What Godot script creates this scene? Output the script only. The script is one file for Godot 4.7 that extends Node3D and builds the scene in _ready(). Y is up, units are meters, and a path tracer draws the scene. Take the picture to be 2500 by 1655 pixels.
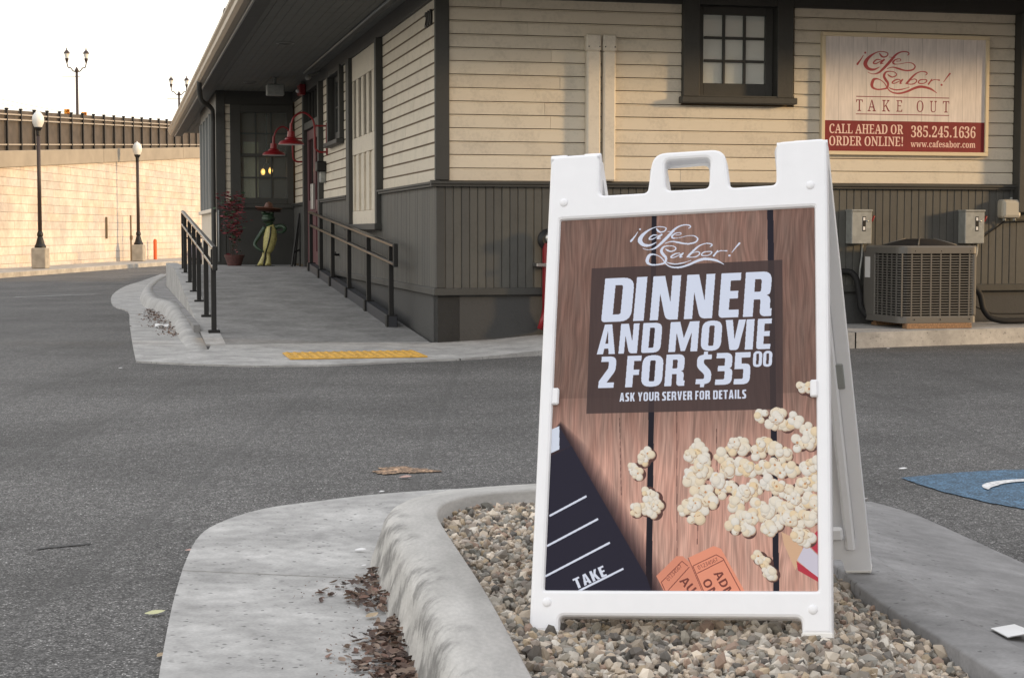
extends Node3D
# Building frame: O is the ground point under the building's corner; local x runs along the wall that faces the lot, local -z along the wall beside the ramp.
const TH := 0.229549
const O := Vector3(-0.6323, 0, -14.0582)
var M := {}
var rng := RandomNumberGenerator.new()
var taken := {}

# ---------------------------------------------------------------- naming
func numbered(called: String) -> String:
	if not taken.has(called):
		taken[called] = 0
		return called
	taken[called] += 1
	return "%s_%03d" % [called, taken[called]]

func tag(o: Node, label: String, category: String, group := "", kind := "") -> Node:
	if label: o.set_meta("label", label)
	if category: o.set_meta("category", category)
	if group: o.set_meta("group", group)
	if kind: o.set_meta("kind", kind)
	return o

func thing(called: String, label: String, category: String, t := Transform3D.IDENTITY, group := "") -> Node3D:
	var o := Node3D.new()
	o.name = numbered(called)
	add_child(o)
	o.transform = t
	tag(o, label, category, group)
	return o

func sub(called: String, parent: Node, t := Transform3D.IDENTITY) -> Node3D:
	var o := Node3D.new()
	o.name = called
	parent.add_child(o, true)
	o.transform = t
	return o

func inst(called: String, mesh: Mesh, m: Material, parent: Node, t := Transform3D.IDENTITY) -> MeshInstance3D:
	var o := MeshInstance3D.new()
	o.mesh = mesh
	o.material_override = m
	o.name = numbered(called) if parent == self else called
	parent.add_child(o, true)
	o.transform = t
	return o

func obj(called: String, st: SurfaceTool, m: Material, parent: Node = self, t := Transform3D.IDENTITY) -> MeshInstance3D:
	st.generate_normals()
	return inst(called, st.commit(), m, parent, t)

func structure(called: String, st: SurfaceTool, m: Material, label := "") -> MeshInstance3D:
	var o := obj(called, st, m)
	o.set_meta("kind", "structure")
	if label: o.set_meta("label", label)
	return o

# ---------------------------------------------------------------- shapes
func mb(smooth := false) -> SurfaceTool:
	var st := SurfaceTool.new()
	st.begin(Mesh.PRIMITIVE_TRIANGLES)
	st.set_smooth_group(0 if smooth else -1)
	return st

func face(st: SurfaceTool, p: Array, out: Vector3) -> void:
	var n: Vector3 = (p[1] - p[0]).cross(p[2] - p[0])
	if p.size() > 3: n += (p[2] - p[0]).cross(p[3] - p[0])
	var flip := n.dot(out) > 0.0
	for i in range(1, p.size() - 1):
		st.add_vertex(p[0])
		st.add_vertex(p[i + 1] if flip else p[i])
		st.add_vertex(p[i] if flip else p[i + 1])

func quv(st: SurfaceTool, p: Array, uv: Array, out: Vector3) -> void:
	var flip: bool = (p[1] - p[0]).cross(p[2] - p[0]).dot(out) > 0.0
	for i in ([0, 2, 1, 0, 3, 2] if flip else [0, 1, 2, 0, 2, 3]):
		st.set_uv(uv[i])
		st.add_vertex(p[i])

func corner(h: Vector3, s: Vector3, b: float, ax: int) -> Vector3:
	var v := h * s
	for k in 3:
		if k != ax: v[k] -= b * s[k]
	return v

func bx(st: SurfaceTool, c: Vector3, size: Vector3, b := 0.0, t := Transform3D.IDENTITY) -> void:
	var h := size / 2.0
	if b <= 0.0:
		for ax in 3:
			for s in [-1.0, 1.0]:
				var pts := []
				for q in [[-1, -1], [1, -1], [1, 1], [-1, 1]]:
					var v := Vector3.ZERO
					v[ax] = s * h[ax]; v[(ax + 1) % 3] = q[0] * h[(ax + 1) % 3]; v[(ax + 2) % 3] = q[1] * h[(ax + 2) % 3]
					pts.append(t * (c + v))
				var n := Vector3.ZERO; n[ax] = s
				face(st, pts, t.basis * n)
		return
	for ax in 3:
		var a1 := (ax + 1) % 3
		var a2 := (ax + 2) % 3
		for s in [-1.0, 1.0]:
			var pts := []
			for q in [[-1, -1], [1, -1], [1, 1], [-1, 1]]:
				var sg := Vector3.ZERO; sg[ax] = s; sg[a1] = q[0]; sg[a2] = q[1]
				pts.append(t * (c + corner(h, sg, b, ax)))
			var n := Vector3.ZERO; n[ax] = s
			face(st, pts, t.basis * n)
			for s2 in [-1.0, 1.0]:
				var e := []
				for w in [[-1, ax], [1, ax], [1, a1], [-1, a1]]:
					var sg := Vector3.ZERO; sg[ax] = s; sg[a1] = s2; sg[a2] = w[0]
					e.append(t * (c + corner(h, sg, b, w[1])))
				var n2 := Vector3.ZERO; n2[ax] = s; n2[a1] = s2
				face(st, e, t.basis * n2)
	for sx in [-1, 1]:
		for sy in [-1, 1]:
			for sz in [-1, 1]:
				var sg := Vector3(sx, sy, sz)
				face(st, [t * (c + corner(h, sg, b, 0)), t * (c + corner(h, sg, b, 1)), t * (c + corner(h, sg, b, 2))], t.basis * sg)

func bb(st: SurfaceTool, a: Vector3, b: Vector3, bev := 0.0, t := Transform3D.IDENTITY) -> void:
	bx(st, (a + b) / 2.0, (b - a).abs(), bev, t)

func tube(st: SurfaceTool, pts: Array, r, n := 8, cap := true) -> void:
	var rings := []
	var up := Vector3.UP
	var d0: Vector3 = (pts[1] - pts[0]).normalized()
	if absf(d0.dot(up)) > 0.95: up = Vector3.RIGHT
	var side := d0.cross(up).normalized()
	for i in pts.size():
		var d: Vector3 = (pts[mini(i + 1, pts.size() - 1)] - pts[maxi(i - 1, 0)]).normalized()
		side = (side - d * side.dot(d)).normalized()
		var o2 := d.cross(side)
		var rr: float = r[i] if r is Array else r
		var ring := []
		for k in n:
			var a := TAU * k / n
			ring.append(pts[i] + (side * cos(a) + o2 * sin(a)) * rr)
		rings.append(ring)
	for i in pts.size() - 1:
		for k in n:
			var k2 := (k + 1) % n
			var out: Vector3 = rings[i][k] + rings[i][k2] + rings[i + 1][k] + rings[i + 1][k2] - (pts[i] + pts[i + 1]) * 2.0
			face(st, [rings[i][k], rings[i][k2], rings[i + 1][k2], rings[i + 1][k]], out)
	if cap:
		face(st, rings[0], pts[0] - pts[1])
		face(st, rings[-1], pts[-1] - pts[-2])

func lathe(st: SurfaceTool, prof: Array, n := 16, t := Transform3D.IDENTITY, hard := true) -> void:
	for i in prof.size() - 1:
		if hard: st.set_smooth_group(i + 1)
		var a: Vector2 = prof[i]
		var b: Vector2 = prof[i + 1]
		var nn := Vector2(b.y - a.y, -(b.x - a.x))
		for k in n:
			var p := TAU * k / n
			var q := TAU * (k + 1) / n
			var mid := Vector3(cos((p + q) / 2), 0, sin((p + q) / 2))
			var out := t.basis * (mid * nn.x + Vector3(0, nn.y, 0))
			var P := [Vector3(cos(p) * a.x, a.y, sin(p) * a.x), Vector3(cos(q) * a.x, a.y, sin(q) * a.x), Vector3(cos(q) * b.x, b.y, sin(q) * b.x), Vector3(cos(p) * b.x, b.y, sin(p) * b.x)]
			if a.x < 1e-5: P.remove_at(1)
			elif b.x < 1e-5: P.remove_at(2)
			for j in P.size(): P[j] = t * P[j]
			face(st, P, out)

func ball(st: SurfaceTool, c: Vector3, r: Vector3, n := 12, basis := Basis.IDENTITY) -> void:
	var prof := []
	for i in 9:
		var a := PI * i / 8.0 - PI / 2
		prof.append(Vector2(maxf(cos(a), 0.0), sin(a)))
	prof[0].x = 0.0; prof[8].x = 0.0
	lathe(st, prof, n, Transform3D(basis * Basis.from_scale(r), c), false)

# rounds the corners of a loop of [x, y, radius]
func rounded(loop: Array, steps := 4) -> PackedVector2Array:
	var out := PackedVector2Array()
	var n := loop.size()
	for i in n:
		var p := Vector2(loop[i][0], loop[i][1])
		var r: float = loop[i][2] if loop[i].size() > 2 else 0.0
		if r <= 0.0:
			out.append(p)
			continue
		var a := Vector2(loop[(i + n - 1) % n][0], loop[(i + n - 1) % n][1]) - p
		var b := Vector2(loop[(i + 1) % n][0], loop[(i + 1) % n][1]) - p
		var ra := minf(r, a.length() * 0.5)
		var rb := minf(r, b.length() * 0.5)
		var pa := p + a.normalized() * ra
		var pb := p + b.normalized() * rb
		for k in steps + 1:
			var t := float(k) / steps
			out.append(pa.lerp(p, t).lerp(p.lerp(pb, t), t))
	return out

func area2(l: PackedVector2Array) -> float:
	var s := 0.0
	for i in l.size(): s += l[i].cross(l[(i + 1) % l.size()])
	return s

# moves every corner of a loop inwards by b (outwards for a negative b)
func inset(l: PackedVector2Array, b: float) -> PackedVector2Array:
	var out := PackedVector2Array()
	var sg := signf(area2(l))
	var n := l.size()
	for i in n:
		var d0 := (l[i] - l[(i + n - 1) % n]).normalized()
		var d1 := (l[(i + 1) % n] - l[i]).normalized()
		var n0 := Vector2(-d0.y, d0.x) * sg
		var n1 := Vector2(-d1.y, d1.x) * sg
		var m := (n0 + n1).normalized()
		out.append(l[i] + m * b / maxf(0.5, m.dot(n0)))
	return out

func cap(st: SurfaceTool, outer: PackedVector2Array, holes: Array, z: float, dir: float, t: Transform3D) -> void:
	var cuts := [-1e3]
	for h in holes:
		var lo := 1e9; var hi := -1e9
		for p in h:
			lo = minf(lo, p.y); hi = maxf(hi, p.y)
		cuts.append((lo + hi) / 2.0)
	cuts.sort()
	cuts.append(1e3)
	for i in cuts.size() - 1:
		var band := PackedVector2Array([Vector2(-1e3, cuts[i]), Vector2(1e3, cuts[i]), Vector2(1e3, cuts[i + 1]), Vector2(-1e3, cuts[i + 1])])
		var polys: Array = Geometry2D.intersect_polygons(outer, band)
		for h in holes:
			var next := []
			for p in polys: next.append_array(Geometry2D.clip_polygons(p, h))
			polys = next
		for p in polys:
			var ix := Geometry2D.triangulate_polygon(p)
			for k in range(0, ix.size(), 3):
				face(st, [t * Vector3(p[ix[k]].x, p[ix[k]].y, z), t * Vector3(p[ix[k + 1]].x, p[ix[k + 1]].y, z), t * Vector3(p[ix[k + 2]].x, p[ix[k + 2]].y, z)], t.basis * Vector3(0, 0, dir))

# a plate with holes from z0 to z1; bev rounds the edges of its z1 face
func plate(st: SurfaceTool, outer: PackedVector2Array, holes: Array, z0: float, z1: float, bev := 0.0, t := Transform3D.IDENTITY) -> void:
	var loops := [outer]
	loops.append_array(holes)
	var tops := []
	for i in loops.size():
		var l: PackedVector2Array = loops[i]
		var sg := 1.0 if i == 0 else -1.0
		var rings := [[l, z0]]
		if bev > 0.0:
			rings.append([l, z1 - bev])
			rings.append([inset(l, sg * bev * 0.35), z1 - bev * 0.3])
			rings.append([inset(l, sg * bev), z1])
		else:
			rings.append([l, z1])
		tops.append(rings[-1][0])
		var ar := signf(area2(l))
		for r in rings.size() - 1:
			for k in l.size():
				var k2 := (k + 1) % l.size()
				var d := l[k2] - l[k]
				var nrm := Vector2(d.y, -d.x) * ar * sg
				var A: PackedVector2Array = rings[r][0]
				var B: PackedVector2Array = rings[r + 1][0]
				face(st, [t * Vector3(A[k].x, A[k].y, rings[r][1]), t * Vector3(A[k2].x, A[k2].y, rings[r][1]), t * Vector3(B[k2].x, B[k2].y, rings[r + 1][1]), t * Vector3(B[k].x, B[k].y, rings[r + 1][1])], t.basis * Vector3(nrm.x, nrm.y, 0.2 * (1.0 if bev > 0.0 else 0.0)))
	cap(st, tops[0], tops.slice(1), z1, 1.0, t)
	cap(st, outer, holes, z0, -1.0, t)

func smooth_path(p: Array, k := 5) -> Array:
	var out := []
	for i in p.size() - 1:
		var a: Vector3 = p[maxi(i - 1, 0)]
		var b: Vector3 = p[i]
		var c: Vector3 = p[i + 1]
		var d: Vector3 = p[mini(i + 2, p.size() - 1)]
		for j in k: out.append(b.cubic_interpolate(c, a, d, float(j) / k))
	out.append(p[-1])
	return out

func lefts(path: Array) -> Array:
	var out := []
	for i in path.size():
		var d: Vector3 = path[mini(i + 1, path.size() - 1)] - path[maxi(i - 1, 0)]
		out.append(Vector3(d.z, 0, -d.x).normalized())
	return out

# sweeps a profile of [offset to the left of the path, height above it] along a path, with uv in metres
func sweep(st: SurfaceTool, path: Array, prof: Array, scale_h := []) -> void:
	var nl := lefts(path)
	var plen := [0.0]
	for i in prof.size() - 1: plen.append(plen[-1] + Vector2(prof[i + 1][0] - prof[i][0], prof[i + 1][1] - prof[i][1]).length())
	var s := 0.0
	for i in path.size() - 1:
		var ds: float = (path[i + 1] - path[i]).length()
		var h0: float = scale_h[i] if scale_h else 1.0
		var h1: float = scale_h[i + 1] if scale_h else 1.0
		for k in prof.size() - 1:
			st.set_smooth_group(0)
			var P := [path[i] + nl[i] * prof[k][0] + Vector3(0, prof[k][1] * h0, 0), path[i + 1] + nl[i + 1] * prof[k][0] + Vector3(0, prof[k][1] * h1, 0), path[i + 1] + nl[i + 1] * prof[k + 1][0] + Vector3(0, prof[k + 1][1] * h1, 0), path[i] + nl[i] * prof[k + 1][0] + Vector3(0, prof[k + 1][1] * h0, 0)]
			var dp := Vector2(prof[k + 1][0] - prof[k][0], prof[k + 1][1] - prof[k][1])
			quv(st, P, [Vector2(s, plen[k]), Vector2(s + ds, plen[k]), Vector2(s + ds, plen[k + 1]), Vector2(s, plen[k + 1])], nl[i] * -dp.y + Vector3(0, dp.x, 0))
		s += ds

func sheet(st: SurfaceTool, pts: Array, y: float) -> void:
	var p := PackedVector2Array()
	for v in pts: p.append(v)
	var ix := Geometry2D.triangulate_polygon(p)
	for k in range(0, ix.size(), 3):
		face(st, [Vector3(p[ix[k]].x, y, p[ix[k]].y), Vector3(p[ix[k + 1]].x, y, p[ix[k + 1]].y), Vector3(p[ix[k + 2]].x, y, p[ix[k + 2]].y)], Vector3.UP)

func slab(st: SurfaceTool, pts: Array, y0: float, y1: float) -> void:
	sheet(st, pts, y1)
	var p := PackedVector2Array()
	for v in pts: p.append(v)
	var ar := signf(area2(p))
	for k in p.size():
		var a := p[k]
		var b := p[(k + 1) % p.size()]
		var d := b - a
		face(st, [Vector3(a.x, y0, a.y), Vector3(b.x, y0, b.y), Vector3(b.x, y1, b.y), Vector3(a.x, y1, a.y)], Vector3(d.y, 0, -d.x) * ar)

func B(u: float, v: float, y := 0.0) -> Vector3:
	return O + Vector3(cos(TH), 0, -sin(TH)) * u + Vector3(-sin(TH), 0, -cos(TH)) * v + Vector3(0, y, 0)

func B2(u: float, v: float) -> Vector2:
	var p := B(u, v)
	return Vector2(p.x, p.z)

# ---------------------------------------------------------------- materials
func lin(r: float, g: float, b: float) -> Color:
	return Color(r, g, b).linear_to_srgb()

func noise(kind: int, freq: float, oct: int, sd: int) -> FastNoiseLite:
	var n := FastNoiseLite.new()
	n.noise_type = kind
	n.frequency = freq
	n.fractal_octaves = oct
	n.fractal_type = FastNoiseLite.FRACTAL_FBM if oct > 1 else FastNoiseLite.FRACTAL_NONE
	n.seed = sd
	if kind == FastNoiseLite.TYPE_CELLULAR: n.cellular_return_type = FastNoiseLite.RETURN_CELL_VALUE
	return n

func noise_bytes(n: FastNoiseLite, w: int, h: int) -> PackedByteArray:
	var img := n.get_seamless_image(w, h)
	img.convert(Image.FORMAT_L8)
	return img.get_data()

# a tiling colour texture: base (sRGB) scaled by layers of [kind, frequency, octaves, amount, seed, power]
func mottle(w: int, base: Color, layers: Array, x_stretch := 1.0) -> ImageTexture:
	var acc := PackedFloat32Array()
	acc.resize(w * w)
	acc.fill(1.0)
	for L in layers:
		var by := noise_bytes(noise(L[0], L[1], L[2], L[4]), w, w)
		var lut := PackedFloat32Array()
		lut.resize(256)
		for i in 256:
			var f := i / 255.0
			if L.size() > 5: f = 0.5 + pow(f, L[5])   # sparse dark or bright spots
			lut[i] = 1.0 + L[3] * (f - 0.5) * 2.0
		for i in w * w: acc[i] *= lut[by[i]]
	var data := PackedByteArray()
	data.resize(w * w * 3)
	var r := base.r * 255.0
	var g := base.g * 255.0
	var b := base.b * 255.0
	for i in w * w:
		var a := acc[i]
		data[i * 3] = clampi(int(r * a), 0, 255)
		data[i * 3 + 1] = clampi(int(g * a), 0, 255)
		data[i * 3 + 2] = clampi(int(b * a), 0, 255)
	var img := Image.create_from_data(w, w, false, Image.FORMAT_RGB8, data)
	if x_stretch != 1.0: img.resize(int(w * x_stretch), w)
	return ImageTexture.create_from_image(img)

func mat(col: Color, rough := 0.8, metal := 0.0) -> StandardMaterial3D:
	var m := StandardMaterial3D.new()
	m.albedo_color = col
	m.roughness = rough
	m.metallic = metal
	return m

func tmat(tex: Texture2D, per_m: float, rough := 0.85, tint := Color.WHITE, bump: Texture2D = null, depth := 0.3) -> StandardMaterial3D:
	var m := mat(tint, rough)
	m.albedo_texture = tex
	m.uv1_triplanar = true
	m.uv1_world_triplanar = true
	m.uv1_scale = Vector3.ONE * per_m
	if bump:
		m.heightmap_enabled = true
		m.heightmap_texture = bump
		m.heightmap_scale = depth
	return m
const LOGO = [
	[250,52,2,242,65,4,229,82,7],
	[309,44,3,314,51,6,322,56,5,334,54,4,340,46,4,336,41,3,322,38,3,305,39,3,288,46,5,271,58,9,260,72,13,258,83,14,266,94,11,278,99,9,293,98,6,310,90,2],
	[312,66,3,300,65,4,290,72,5,287,78,4,296,79,4,307,74,3,319,66,2],
	[326,65,6,316,74,6,314,78,5,324,77,2],
	[411,48,2,417,44,4,413,38,4,398,36,4,381,40,5,366,50,7,353,65,9,338,81,9,322,97,8,307,109,6,290,114,3,276,112,2,268,108,2],
	[346,56,2,366,57,2],
	[371,69,2,385,68,2,387,63,3,380,61,3,368,64,4,359,72,6,362,78,5,373,79,2,390,77,2,410,73,2,427,74,3,437,80,4,440,87,5,433,96,5,416,100,5,399,99,5,379,94,6,362,90,4,350,91,3,338,95,2],
	[340,114,2,346,119,5,357,123,4,369,119,4,372,113,4,364,106,3,349,104,3,335,106,5,328,114,8,327,123,9,334,134,9,341,143,8,341,154,7,336,161,6,325,164,5,308,166,5,294,164,6,284,157,9,283,146,11,289,133,9,300,130,5,314,134,3,328,144,3,340,161,4,350,171,4,367,177,5,389,177,6,414,170,7,437,160,8,458,154,9,478,155,8,498,160,7,513,168,4,522,174,2],
	[345,159,2,355,163,4,372,166,4,392,164,4,408,160,2,420,156,2],
	[385,131,3,373,131,4,360,138,5,357,143,4,366,144,3,380,138,3,391,132,2],
	[395,131,5,388,139,6,386,144,4,393,143,2],
	[479,114,2,485,109,4,481,104,4,466,102,3,449,107,4,436,116,6,423,129,7,412,141,7,407,145,3],
	[413,145,3,425,146,3,437,144,4,446,137,4,446,131,4,438,128,3,426,132,2],
	[468,143,3,457,142,4,453,138,4,460,131,4,475,129,3,484,131,4,483,136,4,476,141,3,468,143,3],
	[503,128,4,491,144,6],
	[500,134,2,511,129,3,521,129,2,531,130,5],
	[570,107,6,559,120,4,547,136,2],
	[257,43,7,257,43,7],
	[539,146,7,540,146,7],
]
const POPCORN = [689,662,709,693,738,679,670,682,633,661,772,710,777,751,748,750,799,731,571,742,586,762,552,762,645,753,630,773,679,764,704,785,447,755,467,781,432,780,463,806,522,782,547,808,577,813,532,833,606,824,640,824,674,815,699,830,728,826,776,821,795,812,433,836,424,852,473,832,454,877,479,893,508,858,518,888,548,879,621,879,602,894,655,865,679,880,708,896,737,886,766,871,797,867,567,914,587,899,563,929,631,940,645,960,679,930,703,940,727,921,751,941,775,921,797,931,563,984,587,974,602,969,597,1009,558,999,655,999,679,990,708,970,727,980,756,975,780,971,751,1019,770,1034,435,943,449,918,460,943,489,923,415,943,448,968,299,775,282,793,257,818,268,833,299,891,320,906,305,924,330,929,295,942,265,946,321,952,629,1088,646,1102,655,1127,665,1136,759,578,779,584]
# ---------------------------------------------------------------- print: flat drawings for the poster and the wall sign
func poly(img: Image, loops: Array, col: Color) -> void:
	var lo := 1e9; var hi := -1e9
	for l in loops:
		for p in l:
			lo = minf(lo, p.y); hi = maxf(hi, p.y)
	for y in range(maxi(0, int(lo)), mini(img.get_height() - 1, int(hi)) + 1):
		var yc := y + 0.5
		var xs := []
		for l in loops:
			var n: int = l.size()
			for i in n:
				var a: Vector2 = l[i]
				var b: Vector2 = l[(i + 1) % n]
				if (a.y <= yc) != (b.y <= yc): xs.append(a.x + (yc - a.y) * (b.x - a.x) / (b.y - a.y))
		xs.sort()
		for i in range(0, xs.size() - 1, 2):
			var x0 := int(round(xs[i]))
			var x1 := int(round(xs[i + 1]))
			if x1 > x0: img.fill_rect(Rect2i(x0, y, x1 - x0, 1), col)

func disc(img: Image, c: Vector2, r: float, col: Color) -> void:
	for y in range(int(floor(c.y - r)), int(ceil(c.y + r)) + 1):
		var d := r * r - (y + 0.5 - c.y) * (y + 0.5 - c.y)
		if d > 0.0:
			var w := sqrt(d)
			var x0 := int(round(c.x - w))
			var x1 := int(round(c.x + w))
			if x1 > x0: img.fill_rect(Rect2i(x0, y, x1 - x0, 1), col)

# a pen stroke of x, y, width triples
func stroke(img: Image, s: Array, col: Color, at := Vector2.ZERO, k := 1.0) -> void:
	var n := s.size() / 3
	for i in n - 1:
		var q := []
		for j in [maxi(i - 1, 0), i, i + 1, mini(i + 2, n - 1)]: q.append(Vector3(s[j * 3] * k + at.x, s[j * 3 + 1] * k + at.y, s[j * 3 + 2] * k))
		var steps := maxi(2, int(Vector2(q[1].x - q[2].x, q[1].y - q[2].y).length() / 0.7))
		for t in steps + 1:
			var v: Vector3 = q[1].cubic_interpolate(q[2], q[0], q[3], float(t) / steps)
			disc(img, Vector2(v.x, v.y), maxf(v.z * 0.5, 0.6), col)

# condensed capitals: loops of [x, y, corner radius], cap height 1, y down
const GLYPHS = {
	"D": [0.62, [[[0, 0], [0.62, 0, 0.24], [0.62, 1, 0.24], [0, 1, 0.08]], [[0.23, 0.165], [0.39, 0.165, 0.05], [0.39, 0.835, 0.05], [0.23, 0.835]]]],
	"I": [0.24, [[[0, 0], [0.24, 0], [0.24, 1], [0, 1]]]],
	"N": [0.64, [[[0, 0], [0.27, 0], [0.44, 0.6], [0.44, 0], [0.64, 0], [0.64, 1], [0.36, 1, 0.12], [0.19, 0.4], [0.19, 1], [0, 1]]]],
	"E": [0.46, [[[0, 0], [0.46, 0], [0.46, 0.17], [0.23, 0.17], [0.23, 0.41], [0.42, 0.41], [0.42, 0.58], [0.23, 0.58], [0.23, 0.83], [0.46, 0.83], [0.46, 1], [0, 1, 0.1]]]],
	"R": [0.62, [[[0, 0], [0.59, 0, 0.2], [0.59, 0.5, 0.16], [0.5, 0.53], [0.59, 0.58, 0.1], [0.59, 0.83], [0.63, 0.83], [0.63, 1], [0.37, 1, 0.12], [0.37, 0.62, 0.04], [0.22, 0.62], [0.22, 1], [0, 1]], [[0.22, 0.165], [0.37, 0.165, 0.05], [0.37, 0.45, 0.05], [0.22, 0.45]]]],
	"A": [0.64, [[[0.19, 0], [0.45, 0], [0.64, 1], [0.42, 1], [0.39, 0.81], [0.25, 0.81], [0.22, 1], [0, 1]], [[0.32, 0.2], [0.37, 0.65], [0.27, 0.65]]]],
	"M": [0.84, [[[0, 0], [0.28, 0], [0.42, 0.55], [0.56, 0], [0.84, 0], [0.84, 1], [0.64, 1], [0.64, 0.36], [0.48, 0.98], [0.36, 0.98], [0.2, 0.36], [0.2, 1], [0, 1]]]],
	"O": [0.62, [[[0, 0, 0.28], [0.62, 0, 0.28], [0.62, 1, 0.28], [0, 1, 0.28]], [[0.23, 0.165, 0.05], [0.39, 0.165, 0.05], [0.39, 0.835, 0.05], [0.23, 0.835, 0.05]]]],
	"V": [0.62, [[[0, 0], [0.22, 0], [0.31, 0.66], [0.4, 0], [0.62, 0], [0.44, 1, 0.1], [0.18, 1, 0.06]]]],
	"2": [0.5, [[[0.03, 0], [0.5, 0, 0.2], [0.5, 0.46, 0.12], [0.25, 0.83], [0.48, 0.83], [0.48, 1], [0, 1], [0, 0.79], [0.27, 0.37], [0.27, 0.17, 0.03], [0.03, 0.17]]]],
	"F": [0.44, [[[0, 0], [0.44, 0], [0.44, 0.17], [0.22, 0.17], [0.22, 0.45], [0.4, 0.45], [0.4, 0.61], [0.22, 0.61], [0.22, 1], [0, 1]]]],
	"S": [0.52, [[[0.5, 0], [0.5, 0.17], [0.24, 0.17, 0.05], [0.24, 0.3, 0.05], [0.52, 0.57, 0.12], [0.52, 1, 0.22], [0, 1], [0, 0.83], [0.28, 0.83, 0.05], [0.28, 0.68, 0.05], [0, 0.42, 0.12], [0, 0, 0.22]]]],
	"$": [0.52, [[[0.5, 0.04], [0.5, 0.19], [0.24, 0.19, 0.05], [0.24, 0.31, 0.05], [0.52, 0.57, 0.12], [0.52, 0.96, 0.22], [0, 0.96], [0, 0.8], [0.28, 0.8, 0.05], [0.28, 0.67, 0.05], [0, 0.42, 0.12], [0, 0.04, 0.22]], [[0.22, -0.06], [0.36, -0.06], [0.36, 0.035], [0.22, 0.035]], [[0.16, 0.965], [0.3, 0.965], [0.3, 1.06], [0.16, 1.06]]]],
	"3": [0.52, [[[0, 0], [0.5, 0, 0.2], [0.5, 0.44, 0.12], [0.43, 0.49], [0.52, 0.54, 0.1], [0.52, 1, 0.22], [0, 1], [0, 0.83], [0.28, 0.83, 0.05], [0.28, 0.57, 0.03], [0.06, 0.57], [0.06, 0.41], [0.27, 0.41, 0.03], [0.27, 0.17, 0.03], [0, 0.17]]]],
	"5": [0.52, [[[0, 0], [0.5, 0], [0.5, 0.17], [0.22, 0.17], [0.22, 0.36], [0.52, 0.36, 0.18], [0.52, 1, 0.22], [0, 1], [0, 0.83], [0.29, 0.83, 0.05], [0.29, 0.52, 0.04], [0, 0.52]]]],
	"0": [0.54, [[[0, 0, 0.26], [0.54, 0, 0.26], [0.54, 1, 0.26], [0, 1, 0.26]], [[0.19, 0.16, 0.05], [0.35, 0.16, 0.05], [0.35, 0.84, 0.05], [0.19, 0.84, 0.05]]]],
	"K": [0.62, [[[0, 0], [0.22, 0], [0.22, 0.4], [0.38, 0], [0.6, 0], [0.42, 0.45], [0.62, 1], [0.4, 1], [0.27, 0.63], [0.22, 0.72], [0.22, 1], [0, 1]]]],
	"Y": [0.62, [[[0, 0], [0.22, 0], [0.31, 0.36], [0.4, 0], [0.62, 0], [0.42, 0.6], [0.42, 1], [0.2, 1], [0.2, 0.6]]]],
	"U": [0.6, [[[0, 0], [0.22, 0], [0.22, 0.83, 0.05], [0.38, 0.83, 0.05], [0.38, 0], [0.6, 0], [0.6, 1, 0.26], [0, 1, 0.26]]]],
	"T": [0.56, [[[0, 0], [0.56, 0], [0.56, 0.17], [0.39, 0.17], [0.39, 1], [0.17, 1], [0.17, 0.17], [0, 0.17]]]],
	"L": [0.46, [[[0, 0], [0.22, 0], [0.22, 0.83], [0.46, 0.83], [0.46, 1], [0, 1]]]],
}

func glyph(img: Image, ch: String, t: Transform2D, col: Color) -> void:
	var loops := []
	for l in GLYPHS[ch][1]:
		var q := []
		for p in rounded(l, 5): q.append(t * p)
		loops.append(q)
	poly(img, loops, col)

func word(img: Image, text: String, x: float, y: float, h: float, width: float, shear: float, col: Color, gap := 0.09, turn := 0.0) -> void:
	var w := 0.0
	for c in text: w += (0.26 if c == " " else GLYPHS[c][0] + gap)
	w -= gap
	var kx := width / w
	var base := Transform2D(turn, Vector2(x, y))
	var pen := 0.0
	for c in text:
		if c == " ":
			pen += 0.26
			continue
		var t := base * Transform2D(Vector2(kx, 0), Vector2(-shear * h, h), Vector2(pen * kx + shear * h, 0))
		glyph(img, c, t, col)
		pen += GLYPHS[c][0] + gap

func font(serif: bool, bold: bool) -> SystemFont:
	var f := SystemFont.new()
	f.font_names = PackedStringArray(["Droid Serif" if serif else "Droid Sans"])
	f.font_weight = 700 if bold else 400
	return f

# outlines of a line of type drawn into a box
func typeset(img: Image, text: String, f: Font, box: Rect2, col: Color, turn := 0.0) -> void:
	var tm := TextMesh.new()
	tm.text = text
	tm.font = f
	tm.font_size = 64
	tm.depth = 0.0
	tm.curve_step = 1.0
	tm.pixel_size = 0.01
	var a := tm.get_mesh_arrays()
	if a.is_empty(): return
	var v: PackedVector3Array = a[Mesh.ARRAY_VERTEX]
	var ix: PackedInt32Array = a[Mesh.ARRAY_INDEX]
	var bb2 := Rect2(Vector2(v[0].x, v[0].y), Vector2.ZERO)
	for p in v: bb2 = bb2.expand(Vector2(p.x, p.y))
	var t := Transform2D(turn, box.position) * Transform2D(Vector2(box.size.x / bb2.size.x, 0), Vector2(0, -box.size.y / bb2.size.y), Vector2(-bb2.position.x * box.size.x / bb2.size.x, bb2.end.y * box.size.y / bb2.size.y))
	for k in range(0, ix.size(), 3):
		poly(img, [[t * Vector2(v[ix[k]].x, v[ix[k]].y), t * Vector2(v[ix[k + 1]].x, v[ix[k + 1]].y), t * Vector2(v[ix[k + 2]].x, v[ix[k + 2]].y)]], col)

func rgb(r: int, g: int, b: int) -> Color:
	return Color8(r, g, b)

func line2(img: Image, a: Vector2, b: Vector2, w: float, col: Color) -> void:
	var n := (b - a).normalized().orthogonal() * w * 0.5
	poly(img, [[a + n, b + n, b - n, a - n]], col)

func V2s(a: Array) -> Array:
	var out := []
	for i in range(0, a.size(), 2): out.append(Vector2(a[i], a[i + 1]))
	return out

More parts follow.
